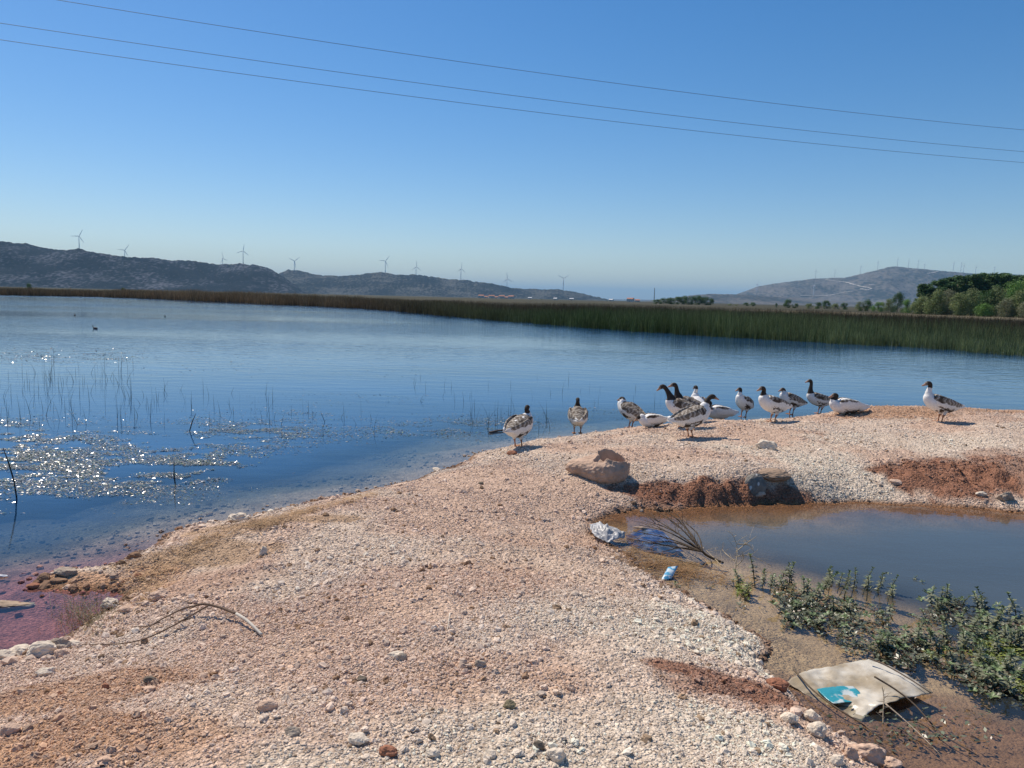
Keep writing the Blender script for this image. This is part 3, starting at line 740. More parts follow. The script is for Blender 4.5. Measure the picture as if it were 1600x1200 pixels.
for pts, r_, lab in [([(292,674,0),(300,660,.12),(306,646,.26)], .009, 'short dark reed stem leaning left among the floating weed'),
                     ([(274,757,-.02),(272,742,.14),(272,722,.36)], .008, 'single upright dark stem near the front edge of the floating weed'),
                     ([(26,778,-.02),(22,752,.22),(14,725,.48),(5,700,.72)], .008, 'long dark stem bending left at the left border of the picture'),
                     ([(512,660,0),(502,645,.16)], .008, 'little slanting dark stem in open water left of the geese')]:
    b = at_z(pts[0][0], pts[0][1]); D = math.hypot(b.x, b.y); m = MB()
    PP = []
    for px, py, z in pts: p = at_z(px, py, z); p = at_dist(px, py, D); p.z = max(p.z, z*.2-.05) if z else -.15; PP.append(p)
    m.tube(PP, [r_]*(len(PP)-1)+[r_*.4], 6); tag(m.build('reed_stem', stemm, None, True), lab, 'reed stem')

# ================================================================== FLOATING WEED
def weeds(blobs, name, label, mat, size):
    P = []
    for cx, cy, rx, ry, n in blobs:
        x = cx+np.clip(RNG.normal(size=n*3)*.5, -1.6, 1.6)*rx; y = cy+np.clip(RNG.normal(size=n*3)*.5, -1.3, 1.3)*ry
        ok = x < 1600; x = x[ok]; y = y[ok]
        pp = np.array([at_z(a, b)[:2] for a, b in zip(x, y)])
        nn = .55*fbm(pp[:, 0]*1.2, pp[:, 1]*1.6, 77, 4)+.45*fbm(pp[:, 0]*3.5, pp[:, 1]*6., 78, 3)
        keep = np.nonzero(nn+RNG.random(len(x))*.10 > .545)[0][:n]
        P.append(pp[keep])
    P = np.concatenate(P); n = len(P)
    nr_ = np.stack([RNG.normal(size=n)*.16, RNG.normal(size=n)*.16, np.ones(n)], 1); nr_ /= np.linalg.norm(nr_, axis=1)[:, None]
    a = RNG.normal(size=n)*.7; t = np.stack([np.cos(a), np.sin(a), 0*a], 1); t -= nr_*(t*nr_).sum(1)[:, None]; b = np.cross(nr_, t)
    r_ = np.hypot(P[:, 0], P[:, 1]); s = (size*(.35+1.3*RNG.random(n)**2.5)*(r_/10)**.5)[:, None]
    c = np.concatenate([P, (.003+.010*RNG.random(n))[:, None]], 1)
    el = (.12+.5*RNG.random(n)**2)[:, None]
    V = np.stack([c-t*s, c+b*s*el, c+t*s, c-b*s*el], 1).reshape(-1, 3)
    base = np.array((.17,.145,.10))[None]*(.35+1.2*RNG.random(n))[:, None]; base[RNG.random(n) < .3] *= np.array((.6, 1.15, .6)); base[RNG.random(n) < .06] = (.5,.47,.4)
    return kind(mesh_np(name, V, np.arange(4*n).reshape(-1, 4), mat, col=np.repeat(base, 4, 0)), 'stuff', label, 'water weed')
wm = vcol('wet weed', .26, .9, 30., .3)
weeds([(60,556,150,11,4500),(170,557,60,10,2000),(330,570,150,18,900),(600,578,170,16,500),(800,562,140,5,200),(40,722,130,62,19000),(190,735,150,52,17000),(120,690,190,34,6500),(20,690,50,40,4000),(340,682,120,32,6500),(320,728,95,28,6000),(430,676,100,24,6000),
       (480,648,80,18,900),(570,622,140,12,500),(640,672,140,20,4600),(760,664,100,14,3000),(850,658,90,16,700),(940,648,80,16,500),(1070,630,30,7,220),(1255,551,80,5,260)],
      'floating_weed', 'mats of glinting water weed floating on the near lake', wm, .015)

# ================================================================== HAZE-FREE near things: GRAVEL
def instancer(name, P, S, Rt, C, mat, variants=5, rough=.55, subdiv=2, flat=True):
    me = bpy.data.meshes.new(name); n = len(P); me.vertices.add(n); me.vertices.foreach_set('co', np.asarray(P, np.float32).ravel())
    a = me.attributes.new('scl', 'FLOAT_VECTOR', 'POINT'); a.data.foreach_set('vector', np.asarray(S, np.float32).ravel())
    a = me.attributes.new('rot', 'FLOAT_VECTOR', 'POINT'); a.data.foreach_set('vector', np.asarray(Rt, np.float32).ravel())
    c = np.ones((n, 4), np.float32); c[:, :3] = C
    a = me.attributes.new('Col', 'FLOAT_COLOR', 'POINT'); a.data.foreach_set('color', c.ravel())
    a = me.attributes.new('idx', 'INT', 'POINT'); a.data.foreach_set('value', RNG.integers(0, variants, n).astype(np.int32))
    o = bpy.data.objects.new(name, me); COL.objects.link(o); me.materials.append(mat)
    g = bpy.data.node_groups.new(name, 'GeometryNodeTree')
    g.interface.new_socket('Geometry', in_out='INPUT', socket_type='NodeSocketGeometry'); g.interface.new_socket('Geometry', in_out='OUTPUT', socket_type='NodeSocketGeometry')
    gi = g.nodes.new('NodeGroupInput'); go = g.nodes.new('NodeGroupOutput'); L = g.links.new
    jn = g.nodes.new('GeometryNodeJoinGeometry')
    pos = g.nodes.new('GeometryNodeInputPosition')
    for k in reversed(range(variants)):
        ic = g.nodes.new('GeometryNodeMeshIcoSphere'); ic.inputs['Radius'].default_value = 1; ic.inputs['Subdivisions'].default_value = subdiv
        no = g.nodes.new('ShaderNodeTexNoise'); no.noise_dimensions = '4D'; no.inputs['W'].default_value = k*3.7; no.inputs['Scale'].default_value = 1.2; no.inputs['Detail'].default_value = 1.5
        L(pos.outputs[0], no.inputs['Vector'])
        su = g.nodes.new('ShaderNodeVectorMath'); su.operation = 'SUBTRACT'; L(no.outputs['Color'], su.inputs[0]); su.inputs[1].default_value = (.5, .5, .5)
        sc = g.nodes.new('ShaderNodeVectorMath'); sc.operation = 'SCALE'; L(su.outputs[0], sc.inputs[0]); sc.inputs['Scale'].default_value = rough*3
        sp = g.nodes.new('GeometryNodeSetPosition'); L(ic.outputs['Mesh'], sp.inputs['Geometry']); L(sc.outputs[0], sp.inputs['Offset'])
        sh = g.nodes.new('GeometryNodeSetShadeSmooth'); sh.inputs['Shade Smooth'].default_value = not flat; L(sp.outputs[0], sh.inputs[0])
        sm = g.nodes.new('GeometryNodeSetMaterial'); sm.inputs['Material'].default_value = mat; L(sh.outputs[0], sm.inputs[0])
        ti = g.nodes.new('GeometryNodeGeometryToInstance'); L(sm.outputs[0], ti.inputs[0]); L(ti.outputs[0], jn.inputs[0])
    ip = g.nodes.new('GeometryNodeInstanceOnPoints'); L(gi.outputs[0], ip.inputs['Points']); L(jn.outputs[0], ip.inputs['Instance']); ip.inputs['Pick Instance'].default_value = True
    for nm, dt, sock in (('scl', 'FLOAT_VECTOR', 'Scale'), ('idx', 'INT', 'Instance Index'), ('rot', 'FLOAT_VECTOR', 'Rotation')):
        na_ = g.nodes.new('GeometryNodeInputNamedAttribute'); na_.data_type = dt; na_.inputs['Name'].default_value = nm
        out = na_.outputs['Attribute']
        if sock == 'Rotation':
            er = g.nodes.new('FunctionNodeEulerToRotation'); L(out, er.inputs[0]); out = er.outputs[0]
        L(out, ip.inputs[sock])
    L(ip.outputs[0], go.inputs[0])
    md = o.modifiers.new('scatter', 'NODES'); md.node_group = g
    return o
stonem = vcol('pebble', .9, .15, 3., .18, kind='INSTANCER')
def scatter_land(n, r0_, r1_, a0, a1, smin, smax, pw, dens=None, sink=.25, zmin=.0, water=False, power=2., cvar=.25, dark=.04):
    """pebbles on the ground between two distances"""
    a = RNG.uniform(R(a0), R(a1), n); r_ = (r0_**power+RNG.random(n)*(r1_**power-r0_**power))**(1/power)
    X = r_*np.sin(a); Y = r_*np.cos(a); Z, dl, dp = height(X, Y)
    k = (dl > .0) & (dp < 0) & (Z > zmin) if not water else (Z < .01)
    if dens is not None: k &= RNG.random(n) < dens(X, Y, Z, dl, dp)
    X, Y, Z, dl, dp = X[k], Y[k], Z[k], dl[k], dp[k]; n = len(X)
    s = smin*(smax/smin)**(RNG.random(n)**pw)
    S = s[:, None]*np.stack([.8+.5*RNG.random(n), .7+.4*RNG.random(n), .5+.35*RNG.random(n)], 1)
    C = ground_colour(X, Y, Z, dl, dp)
    g = C.mean(1, keepdims=True); m = RNG.random(n)[:, None]*.4; C = C*(1-m)+(g*np.array((1.18, 1.03, .86)))*m
    C = C*(1.05-cvar+2*cvar*RNG.random(n))[:, None]
    C[RNG.random(n) < dark] *= np.array((.48, .40, .32))
    C = np.minimum(C, .78)
    return np.stack([X, Y, Z+S[:, 2]*(.5-sink)], 1), S, np.stack([RNG.normal(size=n)*.3, RNG.normal(size=n)*.3, RNG.random(n)*6.28], 1), C
def patchy(X, Y, Z, dl, dp): return .18+.82*sstep(.38, .62, fbm(X*1.7, Y*1.7, 301, 4))
parts = [scatter_land(190000, 2.3, 5.5, -37, 30, .0022, .0095, 1.7, patchy),
         scatter_land(130000, 5., 10., -32, 38, .0034, .012, 1.7, patchy),
         scatter_land(70000, 9., 17., -10, 38, .006, .016, 1.6, patchy),
         scatter_land(3600, 2.3, 6., -37, 30, .011, .026, 1.8, patchy, dark=.10),
         scatter_land(3200, 5, 15., -30, 38, .015, .032, 1.8, patchy, dark=.16),
         scatter_land(1700, 4.5, 9., -36, -8, .014, .045, 1.5, lambda X, Y, Z, dl, dp: sstep(.5, .05, dl), dark=.1),
         scatter_land(5000, 2.6, 9., 0, 34, .008, .034, 1.8, lambda X, Y, Z, dl, dp: sstep(.45, .0, -dp), dark=.06)]
P, S, Rt, C = [np.concatenate([q[k] for q in parts]) for k in range(4)]
kind(instancer('gravel', P, S, Rt, C, stonem, rough=.8, subdiv=2), 'stuff', 'pale pinkish gravel and small stones covering the bank', 'gravel')
# underwater stones in the shallows
P, S, Rt, C = scatter_land(9000, 4., 14., -37, 4, .010, .034, 1.8, lambda X, Y, Z, dl, dp: (dl < 0)*sstep(4., .2, -dl)*.8*sstep(.42, .6, fbm(X*1.4, Y*1.4, 77, 3)), water=True)
P2, S2, R2, C2 = scatter_land(900, 3., 10., 2, 40, .004, .012, 1.5, lambda X, Y, Z, dl, dp: (dp > 0)*(dl > 0)*sstep(1.6, .1, dp)*.6, water=True)
kind(instancer('underwater_stones', np.concatenate([P, P2]), np.concatenate([S, S2]), np.concatenate([Rt, R2]), np.concatenate([C, C2]), stonem), 'stuff', 'stones and pebbles under the clear shallow water', 'stones')
# crumbly red mud clods
def near_red(X, Y, Z, dl, dp):
    w = np.zeros_like(X); n2 = fbm(X*5, Y*5, 71, 3)
    for x, y, sx, sy, col, a in REG:
        if col[0] < .3: w = np.maximum(w, a*sstep(1.6, .2, ((X-x)/sx)**2+((Y-y)/sy)**2+(n2-.5)*2.))
    return w**1.2*(.3+.7*sstep(.4, .6, fbm(X*4, Y*4, 72, 2)))
pc = [scatter_land(60000, 8.6, 11.5, 8, 38, .006, .022, 1.6, near_red, sink=.2, cvar=.35, dark=.2), scatter_land(22000, 3.8, 6., 8, 24, .004, .018, 2.2, near_red, sink=.2, cvar=.3, dark=.1), scatter_land(5200, 8.6, 11.5, 8, 38, .020, .065, 1.2, near_red, sink=.1, cvar=.4, dark=.3), scatter_land(1400, 3.8, 6., 8, 24, .012, .035, 1.3, near_red, sink=.1, cvar=.3, dark=.2)]
P, S, Rt, C = [np.concatenate([q[k] for q in pc]) for k in range(4)]
mm = (RNG.random(len(C)) < .4)[:, None]; C = np.where(mm, C*.4+np.array((.40,.29,.22)), C*.8+np.array((.09,.05,.028))); S[:, 2] *= 1.15
kind(instancer('mud_clods', P, S, Rt, C, vcol('mud clod', .95, .1, 4., .3, bumpd=.15, bscale=3., kind='INSTANCER'), rough=.75), 'stuff', 'crumbly dark red mud clods on the pond bank', 'mud')

# ================================================================== STONES ONE CAN POINT TO
def rock(name, loc, size, col, label, cat='stone', rz=0., tilt=(0, 0), seed=1, rough=.35, cuts=5, mat=None, group=None, sub=4):
    import bmesh
    bm = bmesh.new(); bmesh.ops.create_icosphere(bm, subdivisions=sub, radius=1.)
    rnd = random.Random(seed); cutp = []
    for _ in range(cuts):
        d = Vector((rnd.gauss(0, 1), rnd.gauss(0, 1), rnd.gauss(0, .7))).normalized(); cutp.append((d, rnd.uniform(.55, .85)))
    for v in bm.verts:
        p = v.co.copy()
        for d, h in cutp:
            q = p.dot(d)
            if q > h: p -= d*(q-h)*.85
        nz = noise.fractal(p*1.3+Vector((seed*3.1, 0, 0)), .8, 2., 4)*rough*.6+noise.fractal(p*5+Vector((seed, 5, 0)), .8, 2., 3)*rough*.15
        v.co = p*(1+nz); v.co.x *= size[0]; v.co.y *= size[1]; v.co.z *= size[2]
    me = bpy.data.meshes.new(name); bm.to_mesh(me); bm.free()
    me.polygons.foreach_set('use_smooth', [False]*len(me.polygons))
    me.materials.append(mat or simple('stone %.2f %.2f %.2f' % col, col, .92, .25, 25., .004, 70., .15))
    o = bpy.data.objects.new(name, me); COL.objects.link(o); o.location = loc; o.rotation_euler = (tilt[0], tilt[1], rz)
    return tag(o, label, cat, group)
PALE = (.66,.56,.44); PNK = (.58,.41,.30); BRN = (.26,.16,.10); GRY2 = (.38,.31,.24); REDB = (.33,.15,.09); DKG = (.17,.14,.105)
STONES = [ # px, py of foot, width px, height/width, colour, label
    (1201,702,28,.55,PALE,'pale grey angular stone on the gravel below the middle geese'),
    (370,816,30,.45,PALE,'flat pale grey stone lying at the waterline left of centre'),
    (356,819,10,.5,BRN,'small brown stone touching the flat pale waterline stone'),
    (208,874,18,.55,BRN,'dark brown pebble stone at the root of the little gravel spit'),
    (66,909,17,.7,BRN,'dark rounded stone at the tip of the little gravel spit'),
    (98,902,26,.55,GRY2,'brown grey stone on top of the little gravel spit near its tip'),
    (80,914,30,.25,BRN,'long low dark stone at the front edge of the little gravel spit'),
    (49,920,16,.45,REDB,'reddish stone alone in the water beyond the tip of the spit'),
    (104,921,15,.35,PNK,'pinkish flat stone in the water in front of the spit'),
    (214,903,12,.6,REDB,'reddish dark stone on dry straw behind the spit'),
    (168,951,24,.6,PALE,'whitish wedge stone at the head of the small red bay'),
    (197,958,24,.4,PNK,'rounded pale pink stone right of the whitish wedge at the bay'),
    (245,938,26,.5,PNK,'pinkish stone block half buried in dry straw'),
    (5,1030,26,.5,PALE,'pale stone at the left border on the waterline'),
    (27,1024,34,.4,PALE,'low pale stone second from the left border on the waterline'),
    (58,1028,40,.6,PALE,'largest pale angular stone on the near left waterline'),
    (88,1018,30,.7,GRY2,'grey brown stone standing behind the largest pale waterline stone'),
    (93,1028,20,.6,PNK,'small pinkish stone in front of the grey brown waterline stone'),
    (113,1011,22,.45,PALE,'flat pale stone at the right end of the near left stone row'),
    (68,1056,22,.65,PALE,'small pale pointed stone on the orange earth by the near left stones'),
    (232,1068,16,.6,DKG,'dark grey crumb like stone in the gravel near the left branch'),
    (163,1078,10,.8,REDB,'small round reddish stone on the orange earth'),
    (415,1112,26,.6,PNK,'pale pink stone lying alone in the gravel of the lower left'),
    (13,1150,24,.7,PNK,'pink stone near the left border in the lower corner'),
    (455,1150,20,.6,GRY2,'grey brown stone in the gravel below the pale pink one'),
    (618,1030,24,.45,PALE,'flat whitish stone in the middle gravel'),
    (627,1034,15,.8,GRY2,'dark grey stone leaning on the flat whitish middle stone'),
    (564,1068,14,.8,DKG,'dark stone left of the whitish middle stone'),
    (750,1043,15,.8,GRY2,'squat brown grey stone right of the middle of the gravel'),
    (797,1108,18,.7,(.24,.20,.12),'olive brown stone in the lower middle gravel'),
    (604,1183,26,.55,REDB,'rounded rust red stone at the bottom of the gravel'),
    (675,1184,20,.6,PALE,'round white stone right of the rust red one at the bottom'),
    (556,1166,30,.5,PALE,'broad pale crumbly stone left of the rust red one at the bottom'),
    (841,1172,16,.8,DKG,'dark squared stone in the gravel near the bottom middle'),
    (870,1192,28,.7,PALE,'whitish broken stone at the bottom edge of the picture'),
    (765,1186,18,.7,PALE,'round cream stone at the bottom between two darker ones'),
    (1218,1080,30,.6,REDB,'red mud stained stone at the left corner of the plastic sheet'),
    (1248,1118,18,.7,PNK,'pink round stone in the near pond edge stone row, topmost'),
    (1235,1132,24,.6,PALE,'white lumpy stone left of the pink round one by the pond'),
    (1268,1128,26,.65,PALE,'white lumpy stone right of the pink round one by the pond'),
    (1280,1152,30,.6,PALE,'big chalky stone in the middle of the near pond edge row'),
    (1330,1188,22,.8,PNK,'warm beige stone left of the largest stone at the pond edge'),
    (1360,1190,38,.65,PNK,'largest pinkish stone at the near edge of the pond'),
    (1397,1202,26,.5,PNK,'pinkish stone cut by the bottom edge near the pond'),
    (1310,1196,20,.6,PALE,'small pale stone below the warm beige one at the pond edge'),
    (1576,783,20,.8,GRY2,'tan grey stone at the far pond edge near the right border'),
    (1536,776,14,.5,PALE,'pale flat stone on the red mud left of the tan grey one'),
    (1402,758,16,.5,PNK,'pale pink stone at the left end of the red mud patch'),
    (801,711,16,.5,REDB,'dark red brown flat stone just below the leftmost goose'),
    (1003,800,6,.8,GRY2,'tiny stone poking from the brown shallows of the pond'),
    (752,757,8,.6,DKG,'small dark stone on the gravel below the leftmost goose'),
    (410,868,10,1.6,PALE,'pale upright splinter stone on the left part of the gravel'),
    (682,738,16,.5,PALE,'pale stone on the waterline left of the leftmost goose'),
    (1186,776,20,.45,PNK,'pinkish flat stone leaning at the foot of the speckled slab'),
]
for q, (px, py, w, hw_, col, lab) in enumerate(STONES):
    g = ground_at(px, py); D = (g-Vector((0, 0, H))).length; s = w*D/F/2*(.85 if px < 130 and py > 990 else 1)
    if project(g)[1] > 1190: pass
    rock('stone', (g.x, g.y+s*.5, g.z+s*hw_*.45), (s*1.12, s*.8, s*hw_*1.15), col, lab, rz=random.uniform(-.4, .4), tilt=(random.uniform(-.15, .15), random.uniform(-.2, .2)), seed=q+3, sub=3 if w < 18 else 4)

# speckled slab and its cap stone on the far bank
slabm = simple('speckled slab', (.22,.20,.17), .9, .25, 14., .006, 40.)
nt = slabm.node_tree; bs = nt.nodes['Principled BSDF']; src = bs.inputs['Base Color'].links[0].from_socket
mp = N(nt, 'ShaderNodeMapping'); mp.inputs['Scale'].default_value = (11., 11., 6.); mp.inputs['Rotation'].default_value = (0, .5, 0); nt.links.new(texco(nt), mp.inputs[0])
vo = tex(nt, 'ShaderNodeTexVoronoi', mp.outputs[0], Scale=1.2); nt.links.new(mixc(nt, 'MIX', ramp(nt, vo.outputs['Distance'], [(.16, (1,1,1)), (.22, (0,0,0))]), src, (.62,.60,.55)), bs.inputs['Base Color'])
g = ground_at(1182, 783); rock('stone_slab', (g.x, g.y+.10, g.z+.12), (.14,.07,.185), GRY2, 'dark grey slab with white speckles leaning on the far pond bank', 'stone', rz=.1, tilt=(-.25, .28), seed=91, mat=slabm, rough=.2, cuts=4)
g = ground_at(1212, 752); rock('cap_stone', (g.x, g.y+.06, g.z+.055), (.22,.15,.075), (.33,.235,.165), 'smooth brown stone overhanging the mud behind the speckled slab', 'stone', rz=.15, tilt=(.1, .05), seed=92, rough=.25, cuts=2)

# low brown boulder, pointed to the left, with a broken hollow in its top
def boulder():
    import bmesh
    bm = bmesh.new(); bmesh.ops.create_icosphere(bm, subdivisions=6, radius=1.)
    for v in bm.verts:
        p = v.co.copy(); u = p.normalized()
        x = p.x*(.33+.12*max(0, -p.x)**3); y = p.y*(.25-.10*max(0, -p.x)**2); z = p.z*.19
        if z > .12: z = .12+(z-.12)*.5
        z += .05*max(0, p.x)*max(0, p.z)**.5-.07*max(0, -p.x)*max(0, p.z)
        n1 = noise.fractal(Vector((x, y, z))*4.5+Vector((2, 1, 0)), .8, 2., 5)
        q = Vector((x, y, z))*(1+.10*n1)
        if p.z > .15:
            e1 = ((q.x-.12)/.16)**2+((q.y-.04)/.13)**2+.35*noise.noise(q*9); e2 = ((q.x+.02)/.085)**2+((q.y+.055)/.06)**2+.5*noise.noise(q*11+Vector((3, 0, 0)))
            c1 = max(0, min(1, (1.15-e1)/.45)); c2 = max(0, min(1, (1.1-e2)/.5))
            q.z -= .19*c1*c1*(3-2*c1)+.05*c2*(1-c1)
            rim = math.exp(-((e1-1.45)/.35)**2); q.z += (.03+.03*(q.y > .08))*rim*(1+.35*noise.noise(q*16))
        q += u*(.010*noise.fractal(q*28, .9, 2., 4))
        v.co = q
    me = bpy.data.meshes.new('boulder'); bm.to_mesh(me); bm.free(); me.materials.append(simple('brown boulder', (.50,.35,.255), .92, .22, 9., .005, 45., .1))
    me.polygons.foreach_set('use_smooth', [True]*len(me.polygons))
    o = bpy.data.objects.new('boulder', me); COL.objects.link(o); return o
g = ground_at(945, 757); o = boulder(); o.location = (g.x-.01, g.y+.20, g.z+.14); o.rotation_euler = (R(14), R(3), R(-8))
tag(o, 'low brown boulder with a broken hollow in its top lying open on the gravel', 'boulder')

# ================================================================== GEESE
WHT = np.array((.80,.78,.74)); DK = np.array((.040,.032,.026)); GB = np.array((.17,.14,.11)); GBD = np.array((.055,.042,.032)); BILL = np.array((.42,.25,.17)); LEG = np.array((.36,.16,.08))
feather = vcol('plumage', .75, .2, 60., .14, bumpd=.004, bscale=70.)
eyem = simple('goose eye', (.01,.01,.01), .15, .1, 5., spec=.6)
def catmull(pts, sub):
    pts = np.array(pts, float); P = np.vstack([2*pts[0]-pts[1], pts, 2*pts[-1]-pts[-2]]); out = []
    for i in range(1, len(P)-2):
        for s in range(sub):
            t = s/sub; a, b, c, d = P[i-1], P[i], P[i+1], P[i+2]
            out.append(.5*((2*b)+(c-a)*t+(2*a-5*b+4*c-d)*t*t+(3*b-a-3*c+d)*t**3))
    out.append(P[-2]); return np.array(out)
def loft(st, nseg=20):
    """st rows: x y z halfwidth halfheight; rings square to the path"""
    V = []; k = len(st)
    for i in range(k):
        p = Vector(st[i][:3]); t = (Vector(st[min(i+1, k-1)][:3])-Vector(st[max(i-1, 0)][:3])).normalized()
        side = Vector((0, 1, 0)) if abs(t.y) < .6 else Vector((1, 0, 0))
        a = (side-t*side.dot(t)).normalized(); b = t.cross(a)
        for j in range(nseg):
            q = 2*math.pi*j/nseg; V.append(p+a*math.cos(q)*max(st[i][3], .002)+b*math.sin(q)*max(st[i][4], .002))
    Fs = [(i*nseg+j, i*nseg+(j+1) % nseg, (i+1)*nseg+(j+1) % nseg, (i+1)*nseg+j) for i in range(k-1) for j in range(nseg)]
    Fs += [tuple(range(nseg))[::-1], tuple((k-1)*nseg+j for j in range(nseg))]
    return V, Fs
def goose(px, py, heading, label, total=.65, pitch=12, lying=False, hx=.26, yaw=0., hpitch=-8, dark_neck=.6, back=.7, fat=1.1, neckcol=DK, flank=.6, seed=1, scale=1., tailup=0., arch=0., stride=.0, hy=0.):
    V = []; Fs = []; lab = []
    def add(v, f, l, tt=None):
        b = len(V); V.extend(v); Fs.extend(tuple(i+b for i in q) for q in f); lab.extend((l, (tt[i] if tt is not None else 0.)) for i in range(len(v)))
    zc = .155 if lying else .315
    # ---- trunk from tail to chest
    body = [(-.41,.045+tailup,.030,.010),(-.35,.03+tailup*.7,.058,.022),(-.27,.015+tailup*.3,.085,.055),(-.18,0,.115,.095),(-.06,-.01,.134,.125),(.06,0,.134,.132),(.15,.02,.115,.122),(.215,.055,.085,.098)]
    cp, sp_ = math.cos(R(pitch)), math.sin(R(pitch))
    st = []
    if lying: body = [(x, z-(.03 if x < -.2 else 0)+(.012 if -.2 < x < .1 else 0)+.05*max(0, (-x-.2)/.2)*0, a, b*1.0) for x, z, a, b in body]
    for x, z, a, b in body: st.append((x*cp-z*sp_, 0, zc+x*sp_+z*cp, a*fat, b*fat))
    hz = total-.035
    nb = Vector((.235*cp-.10*sp_, 0, zc+.235*sp_+.10*cp)); hd = Vector((hx, hy, hz))
    P1 = nb+Vector((.035, 0, (hz-nb.z)*.38)); P2 = hd+Vector((-.035-arch*.6, 0, -(hz-nb.z)*.28+arch*.5))
    nbody = len(st)
    for q, u in enumerate((.04,.22,.42,.62,.80,.93)):
        p = nb*(1-u)**3+P1*3*u*(1-u)**2+P2*3*u*u*(1-u)+hd*u**3
        r_ = (.070,.052,.041,.035,.033,.034)[q]; st.append((p.x, p.y, p.z, r_, r_*1.06))
    nneck = len(st)
    Rh = Matrix.Rotation(R(yaw), 3, 'Z') @ Matrix.Rotation(R(-hpitch), 3, 'Y')
    for dx, dz, a, b in [(.012,.010,.035,.037),(.038,.012,.036,.037),(.062,.006,.030,.031),(.080,-.002,.021,.023),(.10,-.008,.017,.017),(.125,-.015,.015,.012),(.142,-.019,.010,.007)]:
        p = hd+Rh @ Vector((dx, 0, dz)); st.append((p.x, p.y, p.z, a, b))
    S = catmull(st, 6); k = len(S); tt = np.linspace(0, len(st)-1, k)
    v, f = loft([tuple(r_) for r_ in S], 22); add(v, f, 'spine', np.repeat(tt, 22))
    # knob over the bill
    # ---- folded wings
    for sgn in (-1, 1):
        W_ = [(.17,.075,.060,.018,.045),(.11,.112,.055,.030,.085),(.0,.126,.035,.034,.098),(-.12,.118,.035,.030,.085),(-.22,.090,.045,.022,.058),(-.32,.050,.058,.015,.032),(-.40,.018,.066,.010,.014)]
        if lying: W_ = [(x, y, z_, a, b) for (x, y, _, a, b), z_ in zip(W_, (.055,.062,.055,.045,.035,.03,.03))]
        ws = [(x*cp-z*sp_, sgn*y*fat, zc+x*sp_+z*cp, a, b) for x, y, z, a, b in W_]
        S2_ = catmull(ws, 5); v, f = loft([tuple(r_) for r_ in S2_], 16); add(v, f, 'wing', np.repeat(np.linspace(0, 1, len(S2_)), 16))
    # ---- legs with webbed feet
    if not lying:
        for sgn in (-1, 1):
            fx = -.015+sgn*stride; top = (-.04, sgn*.062, zc-.05); kn = (-.045+fx*.4, sgn*.060, zc-.155); an = (-.015+fx, sgn*.058, .095); ft = (fx, sgn*.058, .016)
            ls = catmull([(*top, .062, .062), (*kn, .034, .034), (*an, .0125, .0125), (*ft, .012, .012)], 6)
            v, f = loft([tuple(r_) for r_ in ls], 12); add(v, f, 'leg', np.repeat(np.linspace(0, 1, len(ls)), 12))
            wv = []
            for zz in (.0, .014):
                for ax, ay in ((-.022, 0), (.02, -.034), (.075, -.040), (.085, 0), (.075, .040), (.02, .034)): wv.append(Vector((fx+ax, sgn*.058+ay, zz)))
            wf = [(5,4,3,2,1,0), (6,7,8,9,10,11)]+[(i_, (i_+1) % 6, 6+(i_+1) % 6, 6+i_) for i_ in range(6)]
            add(wv, wf, 'foot')
    # ---- one continuous surface
    me = bpy.data.meshes.new('tmp'); me.from_pydata([tuple(p) for p in V], [], Fs); me.update()
    to = bpy.data.objects.new('tmp', me); COL.objects.link(to)
    md = to.modifiers.new('r', 'REMESH'); md.mode = 'VOXEL'; md.voxel_size = .0068; md.use_smooth_shade = True
    ms = to.modifiers.new('s', 'SMOOTH'); ms.factor = .5; ms.iterations = 3
    dg = bpy.context.evaluated_depsgraph_get(); ev = to.evaluated_get(dg); nm = bpy.data.meshes.new_from_object(ev)
    bpy.data.objects.remove(to)
    kd = kdtree.KDTree(len(V))
    for i_, p in enumerate(V): kd.insert(p, i_)
    kd.balance()
    n = len(nm.vertices); co = np.empty(n*3, np.float32); nm.vertices.foreach_get('co', co); co = co.reshape(-1, 3)
    C = np.zeros((n, 4), np.float32); C[:, 3] = 1
    rs = random.Random(seed); off = Vector((seed*5.3, 0, 0))
    nd0 = nneck-1-(nneck-nbody)*dark_neck
    Tn = [Vector(c) for c in co]
    for i_ in range(n):
        p = Tn[i_]; _, q, _ = kd.find(p); l, t = lab[q]
        n1 = noise.noise(p*14+off); n2 = noise.noise(Vector((p.x*28, p.y*70, p.z*70))+off)
        c = WHT*(1+.05*n2)
        lx = (p.x*cp+(p.z-zc)*sp_); lz = -(p.x*sp_)+(p.z-zc)*cp
        if l == 'spine':
            if t >= nneck+3.0: c = BILL*(.9+.2*n1)
            elif t > nd0 and t < nneck+3.0:
                c = neckcol*(1+.4*n1)
                hl_ = (p-hd) ; f_ = Rh.inverted() @ hl_
                if t > nneck+1.2 and f_.x > .055: c = np.array((.20,.16,.13))
            elif t < nbody:
                if lz > .05 and lx < .19 and (n1*.5+back) > .35:
                    c = GB*(1.05+.5*n2) if math.sin(lx*95+math.sin(p.y*70)*1.6+n1*2) < .5 else np.array((.38,.34,.29))
                    if n1 > .22: c = GBD*1.6
                elif lz < -.02 and abs(p.y) > .04 and lx < .08 and lx > -.2 and n1+flank > .75: c = GBD*(1.4+n2)
                elif lx > .12: c = WHT*1.0
            else: c = WHT*.98
        elif l == 'wing':
            e = lz+n1*.035
            if e > .045-(back-.6)*.12:
                sc_ = math.sin(lx*95+math.sin(p.z*60)*1.5+n1*2)
                c = GB*(1.05+.45*n2) if sc_ < .45 else np.array((.40,.36,.31))
                if lx > .0 and n1 > .12: c = GBD*(1.4+n2)
            elif e < -.055 and flank > .5 and lx > -.12 and lx < .12: c = GBD*(1.3+n2)
            else: c = WHT*(.95+.08*n2)
